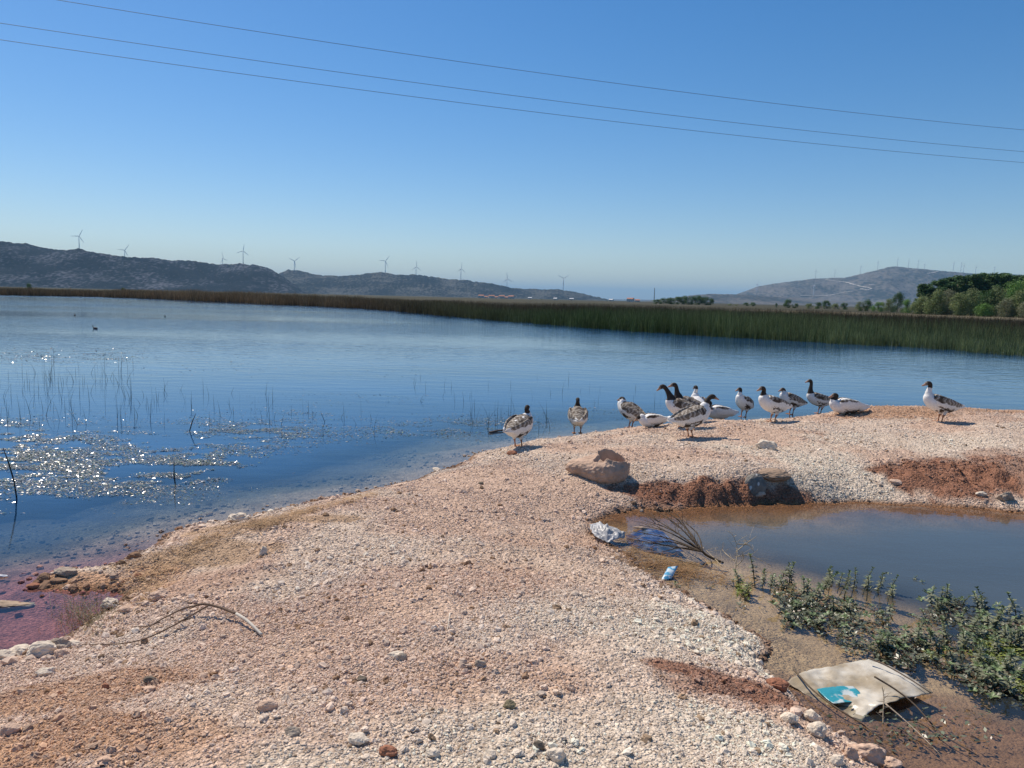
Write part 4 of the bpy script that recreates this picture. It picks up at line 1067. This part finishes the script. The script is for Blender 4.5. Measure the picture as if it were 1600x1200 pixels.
            if t > .86: c = GBD*1.5 if back > .8 else WHT*.9
        elif l == 'leg': c = LEG if t > .45 else WHT*.85
        else: c = LEG*1.05
        C[i_, :3] = np.maximum(c, .01)
    a = nm.attributes.new('Col', 'FLOAT_COLOR', 'POINT'); a.data.foreach_set('color', C.ravel())
    nm.materials.clear(); nm.materials.append(feather); nm.name = 'goose'
    o = bpy.data.objects.new('goose', nm); COL.objects.link(o)
    g = ground_at(px, py); o.location = g-Vector((0, 0, .006 if not lying else .02)); o.rotation_euler = (0, 0, R(heading)); o.scale = (scale,)*3
    for sgn in (-1, 1):
        m = MB(); m.tube([(0, -.004, 0), (0, 0, 0), (0, .004, 0)], [.003, .006, .003], 8); e = m.build('eye', eyem, o, True); e.location = hd+Rh @ Vector((.048, sgn*.033, .018))
    return tag(o, label, 'goose', 'grey and white geese on the gravel spit')
goose(811, 698, 58, 'leftmost goose seen from behind, dark back of head and white lower wings', .60, 10, hx=.20, yaw=20, dark_neck=.55, back=.62, fat=1.18, seed=1, flank=.7)
goose(902, 677, 88, 'goose seen straight from behind, second from the left on the crest', .62, 10, hx=.19, dark_neck=.85, back=.80, fat=1.2, seed=2, flank=.8)
goose(984, 668, 140, 'goose with head turned away standing in front of a white resting one', .57, 22, hx=.17, yaw=0, dark_neck=.25, back=.85, fat=1.12, seed=3, flank=.7)
goose(1019, 667, 192, 'white resting goose with raised tail, head hidden behind its standing neighbour', .27, -4, lying=True, hx=.30, hpitch=-30, dark_neck=.1, back=.1, seed=4, tailup=.05, flank=.9, scale=.8)
goose(1066, 667, 168, 'goose with bent dark neck looking left behind the foremost goose', .70, 14, hx=.33, hpitch=-25, dark_neck=.9, back=.85, seed=5, arch=.03, flank=.9)
goose(1076, 661, 165, 'goose mostly hidden behind the bent neck, only its dark neck and back show', .70, 14, hx=.26, yaw=10, dark_neck=1., back=.9, seed=6, flank=.8)
goose(1091, 657, 105, 'white necked goose standing tallest and upright behind the foremost goose', .70, 26, hx=.15, yaw=0, dark_neck=.12, back=.1, seed=7, flank=.2)
goose(1080, 683, 18, 'foremost big goose facing right with black neck and white chest', .64, 14, hx=.30, yaw=-8, dark_neck=.6, back=.72, seed=8, fat=1.15, flank=.9, scale=1.02, arch=.03)
goose(1124, 655, 188, 'white goose resting on the ground just right of the foremost goose', .40, 0, lying=True, hx=.22, dark_neck=.7, back=.1, seed=9, flank=.1)
goose(1161, 651, 222, 'slender goose facing left with white chest, first standing one right of the cluster', .67, 24, hx=.17, yaw=-25, dark_neck=.45, back=.75, seed=10, flank=.9, scale=.95)
goose(1206, 659, 200, 'goose facing left that stands a little nearer, below the slender one', .63, 14, hx=.22, yaw=-5, dark_neck=.7, back=.5, seed=11, flank=.7)
goose(1235, 647, 195, 'goose with dark wing patch and short raised neck, left of the tall alert one', .585, 18, hx=.21, dark_neck=.35, back=.95, seed=12, flank=.95, neckcol=np.array((.06,.05,.04)))
goose(1279, 646, 186, 'tall alert goose facing left with long dark nape at the reddish mound', .76, 10, hx=.23, hpitch=-3, dark_neck=.85, back=.8, seed=13, flank=.7, scale=1.0)
goose(1322, 647, 178, 'white goose resting on the ground behind the tall alert goose', .39, 0, lying=True, hx=.20, dark_neck=.7, back=.1, seed=14, tailup=-.01, flank=.9)
goose(1467, 659, 180, 'lone goose at the far right standing apart on the gravel facing left', .69, 13, hx=.21, dark_neck=.35, back=.8, seed=15, flank=.9, tailup=.0)

# small dark water birds
birdm = simple('coot feathers', (.02,.02,.022), .6, .2, 20.)
for px, py, s, lab in [(149,514,.9,'small black water bird swimming, the nearest on the left part of the lake'),(117,493,.8,'tiny dark water bird far out on the left, leftmost of three'),(258,495,.7,'tiny dark water bird far out, right of the other two')]:
    b = empty('water_bird', at_z(px, py)); m = MB(); m.tube([(-.17,0,.07),(-.12,0,.05),(0,0,.04),(.1,0,.05),(.15,0,.09),(.17,0,.15),(.18,0,.19),(.21,0,.19),(.25,0,.18)], [.01,.06,.085,.07,.04,.03,.036,.03,.008], 12)
    m.build('body', birdm, b, True); m = MB(); m.tube([(.23,0,.185),(.28,0,.175)], [.012,.004], 6); m.build('bill', simple('white bill', (.6,.58,.5), .5), b); b.scale = (s,)*3; b.rotation_euler = (0, 0, R(20+px))
    tag(b, lab, 'water bird', 'dark birds on the lake')

# ================================================================== POWER CABLES
cabm = simple('cable', (.14,.15,.18), .6, .1, 1.)
for (a, b), lab, dz in [(((90,0),(1600,203)), 'uppermost thin power cable crossing the sky', 8.6), (((0,36),(1600,237)), 'middle one of the three power cables crossing the sky', 8.), (((0,62),(1600,254)), 'lowest of the three power cables crossing the sky', 7.6)]:
    A_ = at_z(*a, dz); B_ = at_z(*b, dz); m = MB(); pts = []
    for k_ in range(-30, 61):
        u = k_/30*.75+.0; p = A_.lerp(B_, u); p.z += -.22*4*u*(1-u)*(1 if 0 <= u <= 1 else 1); pts.append(p)
    m.tube(pts, .0055, 6); tag(m.build('power_cable', cabm, None, True), lab, 'cable')

# ================================================================== BRANCHES AND STICKS
def gz(px, py, dz=0.):
    g = ground_at(px, py); return Vector((g.x, g.y, g.z+dz))
darkw = simple('grey brown bark', (.17,.115,.08), .9, .3, 30., .002, 90.)
br = MB()
def smooth_path(P, sub=6): return [Vector(p) for p in catmull([tuple(p) for p in P], sub)]
def wood(mb, P, r0__, r1__, n=7):
    S = smooth_path(P); k = len(S); mb.tube(S, [r0__+(r1__-r0__)*i/(k-1) for i in range(k)], n)
def lifted(pts): return [gz(px, py+dy_) + Vector((0, 0, dz)) for px, py, dy_, dz in pts]
g0 = gz(409, 996)
wood(br, [gz(370,972,.055), gz(345,966,.07), gz(318,962,.08), gz(300,965,.07)], .010, .007)
wood(br, [gz(300,962,.08), gz(286,950,.05)], .006, .0025)
wood(br, [gz(318,962,.08), gz(290,965,.06), gz(262,975,.05), gz(240,985,.04), gz(222,995,.02)], .0065, .003)
wood(br, [gz(325,966,.08), gz(300,976,.06), gz(262,992,.04), gz(225,1006,.03), gz(185,1011,.02), gz(128,1010,.01)], .0065, .003)
wood(br, [gz(300,978,.05), gz(285,980,.04), gz(268,978,.03)], .005, .002)
wood(br, [gz(250,982,.04), gz(228,984,.02), gz(206,984,.02)], .005, .002)
bo = br.build('fallen_branch', darkw, None, True)
m = MB(); wood(m, [gz(370,972,.055), gz(385,980,.045), gz(398,988,.03), gz(409,996,.015)], .0105, .009)
m.build('peeled_end', simple('peeled wood', (.55,.50,.42), .8, .15, 20.), bo, True)
tag(bo, 'forked brown branch with a pale peeled end on the left gravel', 'branch')

# dead bush lying in the pond corner
db = MB(); root = at_z(1125, 874, .02); rb = random.Random(5)
wood(db, [root+Vector((.03,-.02,-.03)), at_z(1105,868,.04), at_z(1096,860,.08)], .013, .011)
tips = [(1017,793,.22),(1030,793,.30),(1058,803,.30),(1005,812,.16),(1012,806,.2),(990,830,.08),(1045,812,.22),(1070,815,.2),(998,820,.1),(1020,850,.05),(1035,862,.04),(980,842,.05),(1085,840,.15)]
for (px, py, z) in tips:
    s_ = at_z(1098, 862, .07); e = at_z(px, py, z); mid = s_.lerp(e, .5)+Vector((rb.uniform(-.05,.05), rb.uniform(-.05,.05), rb.uniform(-.01,.05)))
    P_ = [s_, mid, e]; wood(db, P_, .008, .0025, 6)
    for q in range(7):
        u = rb.uniform(.25, .95); p = s_.lerp(e, u)+(mid-s_.lerp(e, .5))*4*u*(1-u); d = (e-s_).normalized()*rb.uniform(.08,.2)+Vector((rb.uniform(-.09,.09), rb.uniform(-.09,.09), rb.uniform(-.05,.05)))
        wood(db, [p, p+d*.5+Vector((0,0,.01)), p+d], .003, .0012, 4)
tag(db.build('dead_bush', simple('wet dark twig', (.075,.05,.028), .7, .3, 30.), None, True), 'dark leafless bush lying fanned out in the left corner of the pond', 'dead bush')
db = MB()
for pts in ([(1148,900,.0),(1150,880,.10),(1152,858,.2),(1146,838,.3),(1138,830,.34)], [(1150,862,.18),(1165,850,.22),(1182,838,.28)], [(1150,870,.14),(1172,868,.1),(1205,884,.03)], [(1148,876,.12),(1135,866,.14),(1128,858,.15)], [(1152,850,.24),(1170,852,.2),(1178,862,.15)], [(1128,885,.0),(1112,868,.03),(1098,855,.05)], [(1150,885,.05),(1162,872,.12),(1158,864,.18)]):
    b0 = at_z(pts[0][0], pts[0][1], 0); wood(db, [at_z(*q) for q in pts], .005, .002, 6)
    for q in range(5):
        i_ = rb.randrange(len(pts)-1); p = at_z(*pts[i_]).lerp(at_z(*pts[i_+1]), rb.random()); wood(db, [p, p+Vector((rb.uniform(-.06,.06), rb.uniform(-.06,.06), rb.uniform(.0,.07)))*.6, p+Vector((rb.uniform(-.1,.1), rb.uniform(-.1,.1), rb.uniform(-.02,.1)))], .002, .001, 4)
tag(db.build('dry_weed', simple('pale dry stalk', (.42,.34,.23), .8, .25, 30.), None, True), 'pale dry weed stalk sticking up beside the dark dead bush', 'dry weed')
# brown thatch of dead grass in that corner
def strewn(name, label, regs, n, length, width, mat, colr, flat=.1, z0=0.01):
    P = []; reg = []
    for x0, y0, x1, y1, sp, cnt in regs:
        for q in range(cnt):
            u = random.random(); px = x0+(x1-x0)*u; py = y0+(y1-y0)*u+random.gauss(0, sp)
            P.append((px+random.gauss(0, sp*.7), py))
    G = ground_many(P); n = len(G)
    a = np.array([random.gauss(.15, .5) if random.random() < .6 else random.uniform(0, 3.14) for _ in G]); L = length*(.4+RNG.random(n)*.9)
    d = np.stack([np.cos(a), np.sin(a), RNG.normal(size=n)*flat], 1); G = np.array(G)
    s_ = np.stack([-np.sin(a), np.cos(a), 0*a], 1)*width*(.5+RNG.random(n))[:, None]; upv = np.array((0, 0, 1.))*(z0+.02*RNG.random(n))[:, None]
    m_ = G+upv; A_ = m_-d*L[:, None]/2; B_ = m_+d*L[:, None]/2; bow = RNG.normal(size=(n, 1))*s_*4
    V = np.stack([A_-s_, A_+s_, m_+bow-s_+upv*.5, m_+bow+s_+upv*.5, B_-s_*.4, B_+s_*.4], 1).reshape(-1, 3)
    b = np.arange(n)*6; Q = np.concatenate([np.stack([b, b+1, b+3, b+2], 1), np.stack([b+2, b+3, b+5, b+4], 1)])
    C = np.array(colr)[None]*(.5+.9*RNG.random(n))[:, None]
    return kind(mesh_np(name, V, Q, mat, col=np.repeat(C, 6, 0)), 'stuff', label, 'dry grass')
def ground_many(P):
    P = np.asarray(P, float); D_ = np.array([tuple(ray(a, b)) for a, b in P]); z = np.full(len(P), .2)
    for _ in range(6):
        t = (z-H)/D_[:, 2]; x = D_[:, 0]*t; y = D_[:, 1]*t; zz = np.maximum(height(x, y)[0], 0); z = .5*(z+zz)
    return np.stack([x, y, zz], 1)
strawm = vcol('straw', .8, .2, 20., .25, trans=.15)
strewn('dry_reed_litter', 'dry tan reed litter washed up along the lake shore', [(225,925,330,838,12,300),(300,850,430,816,6,330),(400,826,470,803,4,240),(460,806,590,772,2.5,330),(200,930,260,880,14,130)], 0, .13, .0022, strawm, (.44,.29,.16))
strewn('dead_grass', 'brown dead grass soaking in the left corner of the pond', [(960,860,1080,900,10,650),(1000,880,1140,905,8,350),(940,820,1000,850,8,150)], 0, .14, .002, strawm, (.26,.15,.07), z0=.004)
# grass tuft at the small red bay
n = 420; P = ground_many([(random.gauss(132, 24), random.gauss(962, 15)) for _ in range(n)])
V, Q, C2 = blades(P, .05+.11*RNG.random(n), np.full(n, .003), .4+RNG.random(n)*.9, np.array((.36,.33,.20))[None]*(.5+.8*RNG.random(n))[:, None], 3)
kind(mesh_np('grass_tuft', V, Q, strawm, col=C2), 'stuff', 'sparse pale dry grass growing at the small red bay', 'grass')

for pts, r_, c, lab in [
        ([(1240,1046,.05),(1270,1078,.045),(1310,1108,.04),(1345,1130,.01),(1385,1160,-.02)], .006, (.12,.09,.06), 'dark stick lying across the left part of the plastic sheet'),
        ([(1366,1057,.14),(1400,1078,.09),(1430,1102,.05),(1470,1145,.0),(1530,1182,-.015)], .006, (.11,.08,.055), 'long dark stick slanting from the middle of the plastic sheet into the pond'),
        ([(1384,1100,.08),(1410,1122,.05),(1440,1150,.02),(1472,1182,-.01)], .0045, (.38,.31,.23), 'pale thin stick slanting into the pond below the plastic sheet'),
        ([(1357,1028,.10),(1385,1040,.09),(1420,1060,.07),(1455,1083,.04)], .006, (.15,.11,.08), 'dark stick lying along the far edge of the plastic sheet'),
        ([(765,676,.01),(778,673,.02),(790,672,.02)], .022, (.10,.08,.07), 'short dark log floating left of the leftmost goose'),
        ([(702,940,.01),(701,950,.008),(699,990,.01)], .004, (.6,.52,.42), 'pale short straw lying in the middle of the gravel')]:
    m = MB()
    if lab.startswith('pale short'): PP = [gz(703,966,.03), gz(701,976,.02), gz(699,988,.012)]
    else: PP = [at_z(*q) for q in pts]
    wood(m, PP, r_, r_*.6); tag(m.build('stick', simple('stick %.2f' % c[0], c, .85, .3, 30.), None, True), lab, 'stick')
m = MB(); wood(m, [at_z(1380,1132,0), at_z(1380,1115,.05), at_z(1381,1090,.13), at_z(1378,1072,.19)], .004, .002)
for q in range(14):
    z = .04+.011*q; p = at_z(1380, 1125-q*3.6, z); d = Vector((rb.uniform(-.05,.05), rb.uniform(-.05,.03), rb.uniform(0,.04))); wood(m, [p, p+d*.6, p+d], .0018, .001, 4)
tag(m.build('dry_weed', simple('pale dry stalk', (.42,.34,.23)), None, True), 'small upright dry weed at the near side of the plastic sheet', 'dry weed')

# ================================================================== PLASTIC
def patch(name, edges, mat, label, cat, n=42, wr=.012, seed=0, zf=None, th=.002, sub=None):
    """Coons patch over four photo edges lists [(px,py,z)...]: top, right, bottom, left (top/bottom run left-right)"""
    E = []
    for e in edges:
        P = np.array([tuple(at_z(*q)) for q in e]); s = catmull(P, 12) if len(P) > 2 else P
        u = np.linspace(0, 1, len(s)); E.append(np.stack([np.interp(np.linspace(0, 1, n), u, s[:, k]) for k in range(3)], 1))
    top, right, bot, left = E; u = np.linspace(0, 1, n)
    G = np.zeros((n, n, 3))
    for a in range(n):
        for b in range(n):
            U, Vv = u[b], u[a]
            G[a, b] = (1-Vv)*top[b]+Vv*bot[b]+(1-U)*left[a]+U*right[a]-((1-U)*(1-Vv)*top[0]+U*(1-Vv)*top[-1]+(1-U)*Vv*bot[0]+U*Vv*bot[-1])
            ed = math.sin(math.pi*U)**.5*math.sin(math.pi*Vv)**.5
            p = Vector(G[a, b]); G[a, b, 2] += wr*(noise.fractal(p*6+Vector((seed, 0, 0)), .7, 2., 4)*1.6+abs(noise.noise(p*3.2+Vector((0, seed, 0))))*1.5)*(.4+.6*ed)
            G[a, b, 0] += wr*.4*noise.noise(p*18); G[a, b, 1] += wr*.4*noise.noise(p*18+Vector((7, 0, 0)))
            if zf: G[a, b, 2] += zf(U, Vv)
    i = np.arange(n-1)[:, None]*n; j = np.arange(n-1)[None, :]
    Q = np.stack([i+j, i+n+j, i+n+j+1, i+j+1], -1).reshape(-1, 4)
    o = mesh_np(name, G.reshape(-1, 3), Q, mat, smooth=True)
    md = o.modifiers.new('thick', 'SOLIDIFY'); md.thickness = th
    return tag(o, label, cat)
def plastic(name, col, col2, scale, rough=.35, tr=.3, thr=(.42, .6)):
    m, nt, bs, out = new_mat(name); v = texco(nt); n = tex(nt, 'ShaderNodeTexNoise', v, Scale=scale, Detail=6.)
    c = ramp(nt, n.outputs['Fac'], [(thr[0], col), (thr[1], col2)]); nt.links.new(c, bs.inputs['Base Color']); bs.inputs['Roughness'].default_value = rough
    n2 = tex(nt, 'ShaderNodeTexNoise', v, Scale=14., Detail=5.); bump(nt, n2.outputs['Fac'], .7, .01, bs)
    t = N(nt, 'ShaderNodeBsdfTranslucent'); nt.links.new(c, t.inputs[0]); mx = N(nt, 'ShaderNodeMixShader'); mx.inputs[0].default_value = tr
    nt.links.new(bs.outputs[0], mx.inputs[1]); nt.links.new(t.outputs[0], mx.inputs[2]); nt.links.new(mx.outputs[0], out.inputs['Surface'])
    return m
patch('plastic_sheet', [[(1228,1066,.02),(1262,1048,.03),(1310,1040,.03),(1358,1029,.03)], [(1358,1029,.03),(1395,1044,.05),(1432,1064,.04),(1458,1083,.01)], [(1346,1128,-.02),(1362,1110,.02),(1384,1099,.05),(1458,1083,.01)], [(1228,1066,.02),(1262,1086,.0),(1305,1108,-.01),(1346,1128,-.02)]],
      plastic('dirty clear plastic', (.44,.36,.24), (.74,.68,.56), 2.6, .3, .2, (.44, .56)), 'large dirty beige plastic sheet half sunk at the near pond edge', 'plastic sheet', wr=.016, seed=3,
      zf=lambda U, V: -.035*max(0, math.sin(math.pi*min(1, U*1.1)))**1.5*max(0, math.sin(math.pi*V))**1.5)
patch('plastic_wrapper', [[(1276,1077,.021),(1305,1072,.021),(1333,1072,.021)], [(1333,1072,.021),(1344,1082,.021),(1353,1095,.021)], [(1303,1099,.021),(1325,1097,.021),(1353,1095,.021)], [(1276,1077,.021),(1290,1090,.021),(1303,1099,.021)]],
      plastic('turquoise print', (.04,.30,.36), (.55,.60,.58), 9., .3, .1, (.50, .56)), 'torn turquoise and white plastic wrapper lying on the beige plastic sheet', 'wrapper', n=24, wr=.006, seed=9, th=.0015)
patch('plastic_bag', [[(921,820,.10),(935,815,.14),(950,824,.12),(973,830,.10)], [(973,830,.10),(978,836,.08),(974,843,.05)], [(930,836,.10),(950,846,.07),(974,843,.05)], [(921,820,.10),(924,828,.12),(930,836,.10)]],
      plastic('white bag', (.50,.50,.50), (.70,.70,.69), 6., .4, .3), 'crumpled whitish plastic bag on the gravel at the left tip of the pond', 'plastic bag', n=40, wr=.05, seed=5)
patch('plastic_film', [[(978,836,.0),(1010,826,.0),(1035,830,.0)], [(1035,830,.0),(1052,845,.0),(1068,862,.0)], [(990,858,-.01),(1025,864,-.01),(1068,862,.0)], [(978,836,.0),(980,848,.0),(990,858,-.01)]],
      plastic('blue film', (.015,.04,.14), (.16,.20,.30), 10., .15, .1, (.42, .62)), 'blue plastic film floating under the dark dead bush', 'plastic film', n=34, wr=.012, seed=15)
# small drink pouch with blue and white print
m = MB(); c0 = at_z(1046, 897, .04); a1 = (at_z(1052, 885, .07)-at_z(1041, 905, .01)); s1 = Vector((.055, .02, 0))
V = []
for k_, u in enumerate(np.linspace(0, 1, 7)):
    th = .012*math.sin(math.pi*u)**.5+.001
    for sgn in (-1, 1):
        for w in (-1, -.5, 0, .5, 1):
            p = at_z(1041, 905, .012)+a1*u+s1*w*.9; p += Vector((-.1, -.7, .7)).normalized()*sgn*th*(1-.9*w*w); V.append(p)
Fs = []
for k_ in range(6):
    for h in (0, 1):
        for w in range(4):
            a_ = k_*10+h*5+w; q = (a_, a_+1, a_+11, a_+10); Fs.append(q if h else q[::-1])
    Fs.append((k_*10, k_*10+5, k_*10+15, k_*10+10)); Fs.append((k_*10+4, k_*10+14, k_*10+19, k_*10+9))
m.add(V, Fs); o = m.build('drink_pouch', plastic('blue white print', (.62,.70,.72), (.10,.36,.55), 24., .3, .0, (.47, .53)), None, True)
tag(o, 'small crumpled light blue and white drink pouch at the pond edge', 'pouch')
# white foam scrap left and pale board piece
g = at_z(30, 902, .0); m = MB(); m.box((g.x, g.y, .006), (.09, .03, .012)); rock('foam_scrap', (g.x-.15, g.y, .008), (.05,.02,.012), (.75,.75,.75), 'white scrap floating in the red shallows at the left border', 'scrap', seed=70, sub=3)
g = at_z(22, 943, 0.); rock('flat_stone', (g.x-.05, g.y, -.01), (.19,.07,.03), (.36,.27,.19), 'long flat tan stone lying awash near the left border', 'stone', seed=71, sub=4, rz=.12)
g = at_z(1001, 824, .02); rock('wood_chip', (g.x, g.y, .015), (.08,.02,.012), (.52,.38,.26), 'pale flat wood chip floating behind the dead bush', 'wood chip', seed=72, sub=3)

# ================================================================== WATER PLANTS IN THE POND
plm = vcol('water plant leaf', .45, .45, 30., .2, trans=.2)
def make_plant(seed, hgt):
    rng = np.random.default_rng(seed); t = empty('water_plant', (0, 0, 0)); V = []; Q = []; C = []
    nw = int(hgt/.016); bend = rng.normal(size=2)*.05
    def ax(z): u = z/hgt; return np.array((bend[0]*u*u, bend[1]*u*u, z))
    for w in range(nw):
        z = hgt*(.12+.88*w/nw); L = .047*(1-.25*(w/nw)**2)*(.55+.6*rng.random()); a0 = w*.8+rng.random()*.3
        elev = .05+.95*(w/nw)**1.6+rng.normal()*.2
        for q in range(4 if w < nw-1 else 5):
            if rng.random() < .18: continue
            a = a0+q*math.pi/2; d = np.array((math.cos(a)*math.cos(elev), math.sin(a)*math.cos(elev), math.sin(elev))); s = np.array((-math.sin(a), math.cos(a), 0)); dn = np.array((0, 0, -.012))
            p = ax(z); b = len(V); V += [p, p+d*L*.45+s*L*.25, p+d*L*.5+dn*.2, p+d*L*.45-s*L*.25, p+d*L+dn]
            Q += [(b, b+1, b+2, b+2), (b, b+2, b+3, b+3), (b+1, b+4, b+2, b+2), (b+2, b+4, b+3, b+3)]
            c = np.array((.23,.24,.145) if w < nw*.7 else (.16,.22,.09))*(.65+.6*rng.random()); C += [c]*5
    me = bpy.data.meshes.new('leaves'); me.from_pydata([tuple(p) for p in V], [], [q[:3] for q in Q]); at = me.attributes.new('Col', 'FLOAT_COLOR', 'POINT')
    at.data.foreach_set('color', np.concatenate([np.array(C, np.float32), np.ones((len(C), 1), np.float32)], 1).ravel()); me.materials.append(plm); me.update()
    o = bpy.data.objects.new('leaves', me); COL.objects.link(o); o.parent = t
    m = MB(); m.tube([tuple(ax(-.06)), tuple(ax(hgt*.5)), tuple(ax(hgt*.98))], [.004, .0035, .002], 6); m.build('stem', simple('green stem', (.10,.11,.05), .6, .2, 30.), t, True)
    return t
pp = [make_plant(s, h) for s, h in ((1,.20),(2,.15),(3,.11),(4,.18),(5,.08))]; usedp = set()
spots = []
rp = random.Random(11)
tall_ = [(1180,905,0),(1192,910,3),(1205,915,1),(1218,908,0),(1232,910,0),(1240,913,3),(1226,918,1),(1284,918,0),(1290,912,3),(1297,915,0),(1310,913,1),(1318,918,0),(1334,918,3),(1350,916,0),(1356,922,1),(1370,922,3),(1388,928,0),(1394,932,1),(1477,940,0),(1486,948,3),(1500,945,1),(1530,948,0),(1536,955,3),(1545,952,0),(1575,958,3),(1592,968,0),
         (1440,1005,0),(1475,1000,0),(1482,1015,0),(1470,1020,3),(1530,1050,0),(1524,1040,3),(1560,1020,3),(1550,985,0),(1570,1000,1),(1500,975,3),(1515,985,0),(1450,1012,1),(1590,1010,3)]
for px, py, k_ in tall_: spots.append((px, py, k_))
def vnp(px, py): return float(fbm(np.array([px/38.]), np.array([py/20.]), 501, 3)[0])
def inpatch(px, py):
    a = 890+.22*(px-1150)+10; b = 930+.30*(px-1150)+ (20 if px > 1220 else 0)
    if px > 1430: a = 925+.22*(px-1430); b = 1010+.55*(px-1430)
    return px > 1148 and a < py < b and not (1395 < px < 1448 and py < 985) and vnp(px, py) > .40
while len(spots) < 270:
    px, py = rp.uniform(1150, 1620), rp.uniform(895, 1110)
    if inpatch(px, py): spots.append((px, py, rp.choice((1, 2, 4, 2, 4))))
for px, py in [(1060,920),(1102,916),(1142,905),(1372,945),(1425,905),(1400,898),(1432,908)]: spots.append((px, py, 4))
ordl = sorted([q for q in tall_ if q[0] <= 1430]); ordr = sorted([q for q in tall_ if q[0] > 1430])
for px, py, k_ in spots:
    t = pp[k_] if k_ not in usedp else copy_tree(pp[k_]); usedp.add(k_)
    p = at_z(px, py); s = rp.uniform(.85, 1.2); t.location = (p.x, p.y, -.03 if k_ in (0, 1, 3) else -.05); t.scale = (s*1.1, s*1.1, s); t.rotation_euler = (rp.gauss(0,.2), rp.gauss(0,.2), rp.uniform(0, 6.28))
    lab = 'leafy green water plant in the big patch at the right of the pond' if px > 1430 else 'leafy green water plant in the left patch of the pond'
    if (px, py, k_) in ordl and ordl.index((px, py, k_)) < 23: lab = ORD[ordl.index((px, py, k_))]+' tall upright leafy stem from the left along the left plant patch'
    if (px, py, k_) in ordr: lab = ORD[ordr.index((px, py, k_))]+' tall upright leafy stem from the left in the right plant patch'
    tag(t, lab, 'water plant', 'leafy plants standing in the pond, right patch' if px > 1430 else 'leafy plants standing in the pond, left patch')
# low leaf mat and algae between them
P = []
while len(P) < 11000:
    px, py = rp.uniform(1150, 1640), rp.uniform(880, 1130)
    if inpatch(px, py-8+rp.uniform(-14, 10)): P.append(tuple(at_z(px, py)))
for q in range(260): P.append(tuple(at_z(1290+260*rp.random()**.8, 1165+rp.gauss(0, 12)-40*rp.random())))
for q in range(200): P.append(tuple(at_z(rp.gauss(1480,40), rp.gauss(1140,16))))
P = np.array(P); n = len(P); P[:, 2] = .003+.035*RNG.random(n)**2
keep = fbm(P[:, 0]*3.2, P[:, 1]*3.2, 401, 3)+RNG.random(n)*.25 > .52; P = P[keep]; n = len(P)
nr_ = np.stack([RNG.normal(size=n)*.4, RNG.normal(size=n)*.4, np.ones(n)], 1); nr_ /= np.linalg.norm(nr_, axis=1)[:, None]
a = RNG.random(n)*6.283; t = np.stack([np.cos(a), np.sin(a), 0*a], 1); t -= nr_*(t*nr_).sum(1)[:, None]; b = np.cross(nr_, t)
s = (.009+.016*RNG.random(n))[:, None]
V = np.stack([P-t*s, P+b*s*.45, P+t*s, P-b*s*.45], 1).reshape(-1, 3)
C = np.array((.10,.115,.065))[None]*(.35+1.1*RNG.random(n))[:, None]; C[RNG.random(n) < .25] = (.13,.08,.045)
C[fbm(P[:, 0]*2, P[:, 1]*2, 5, 2) > .66] = (.16,.19,.03)
kind(mesh_np('pond_weed', V, np.arange(4*n).reshape(-1, 4), vcol('pond weed leaf', .4, .5, 30., .2), col=np.repeat(C, 4, 0)), 'stuff', 'low mat of dark leaves and algae floating between the pond plants', 'pond weed')

# ================================================================== AIR
m = MB(); m.box((0, 0, 0), (1, 1, 1)); hz = m.build('haze', None)
hz.scale = (90000, 90000, 660); hz.location = (0, 0, 330-2.6)
mh, nt, bs, out = new_mat('air'); nt.nodes.remove(bs); pv = N(nt, 'ShaderNodeVolumePrincipled'); pv.inputs['Color'].default_value = (.36,.69,1.,1); pv.inputs['Density'].default_value = 4.8e-5
nt.links.new(pv.outputs[0], out.inputs['Volume']); hz.data.materials.append(mh); hz['kind'] = 'stuff'
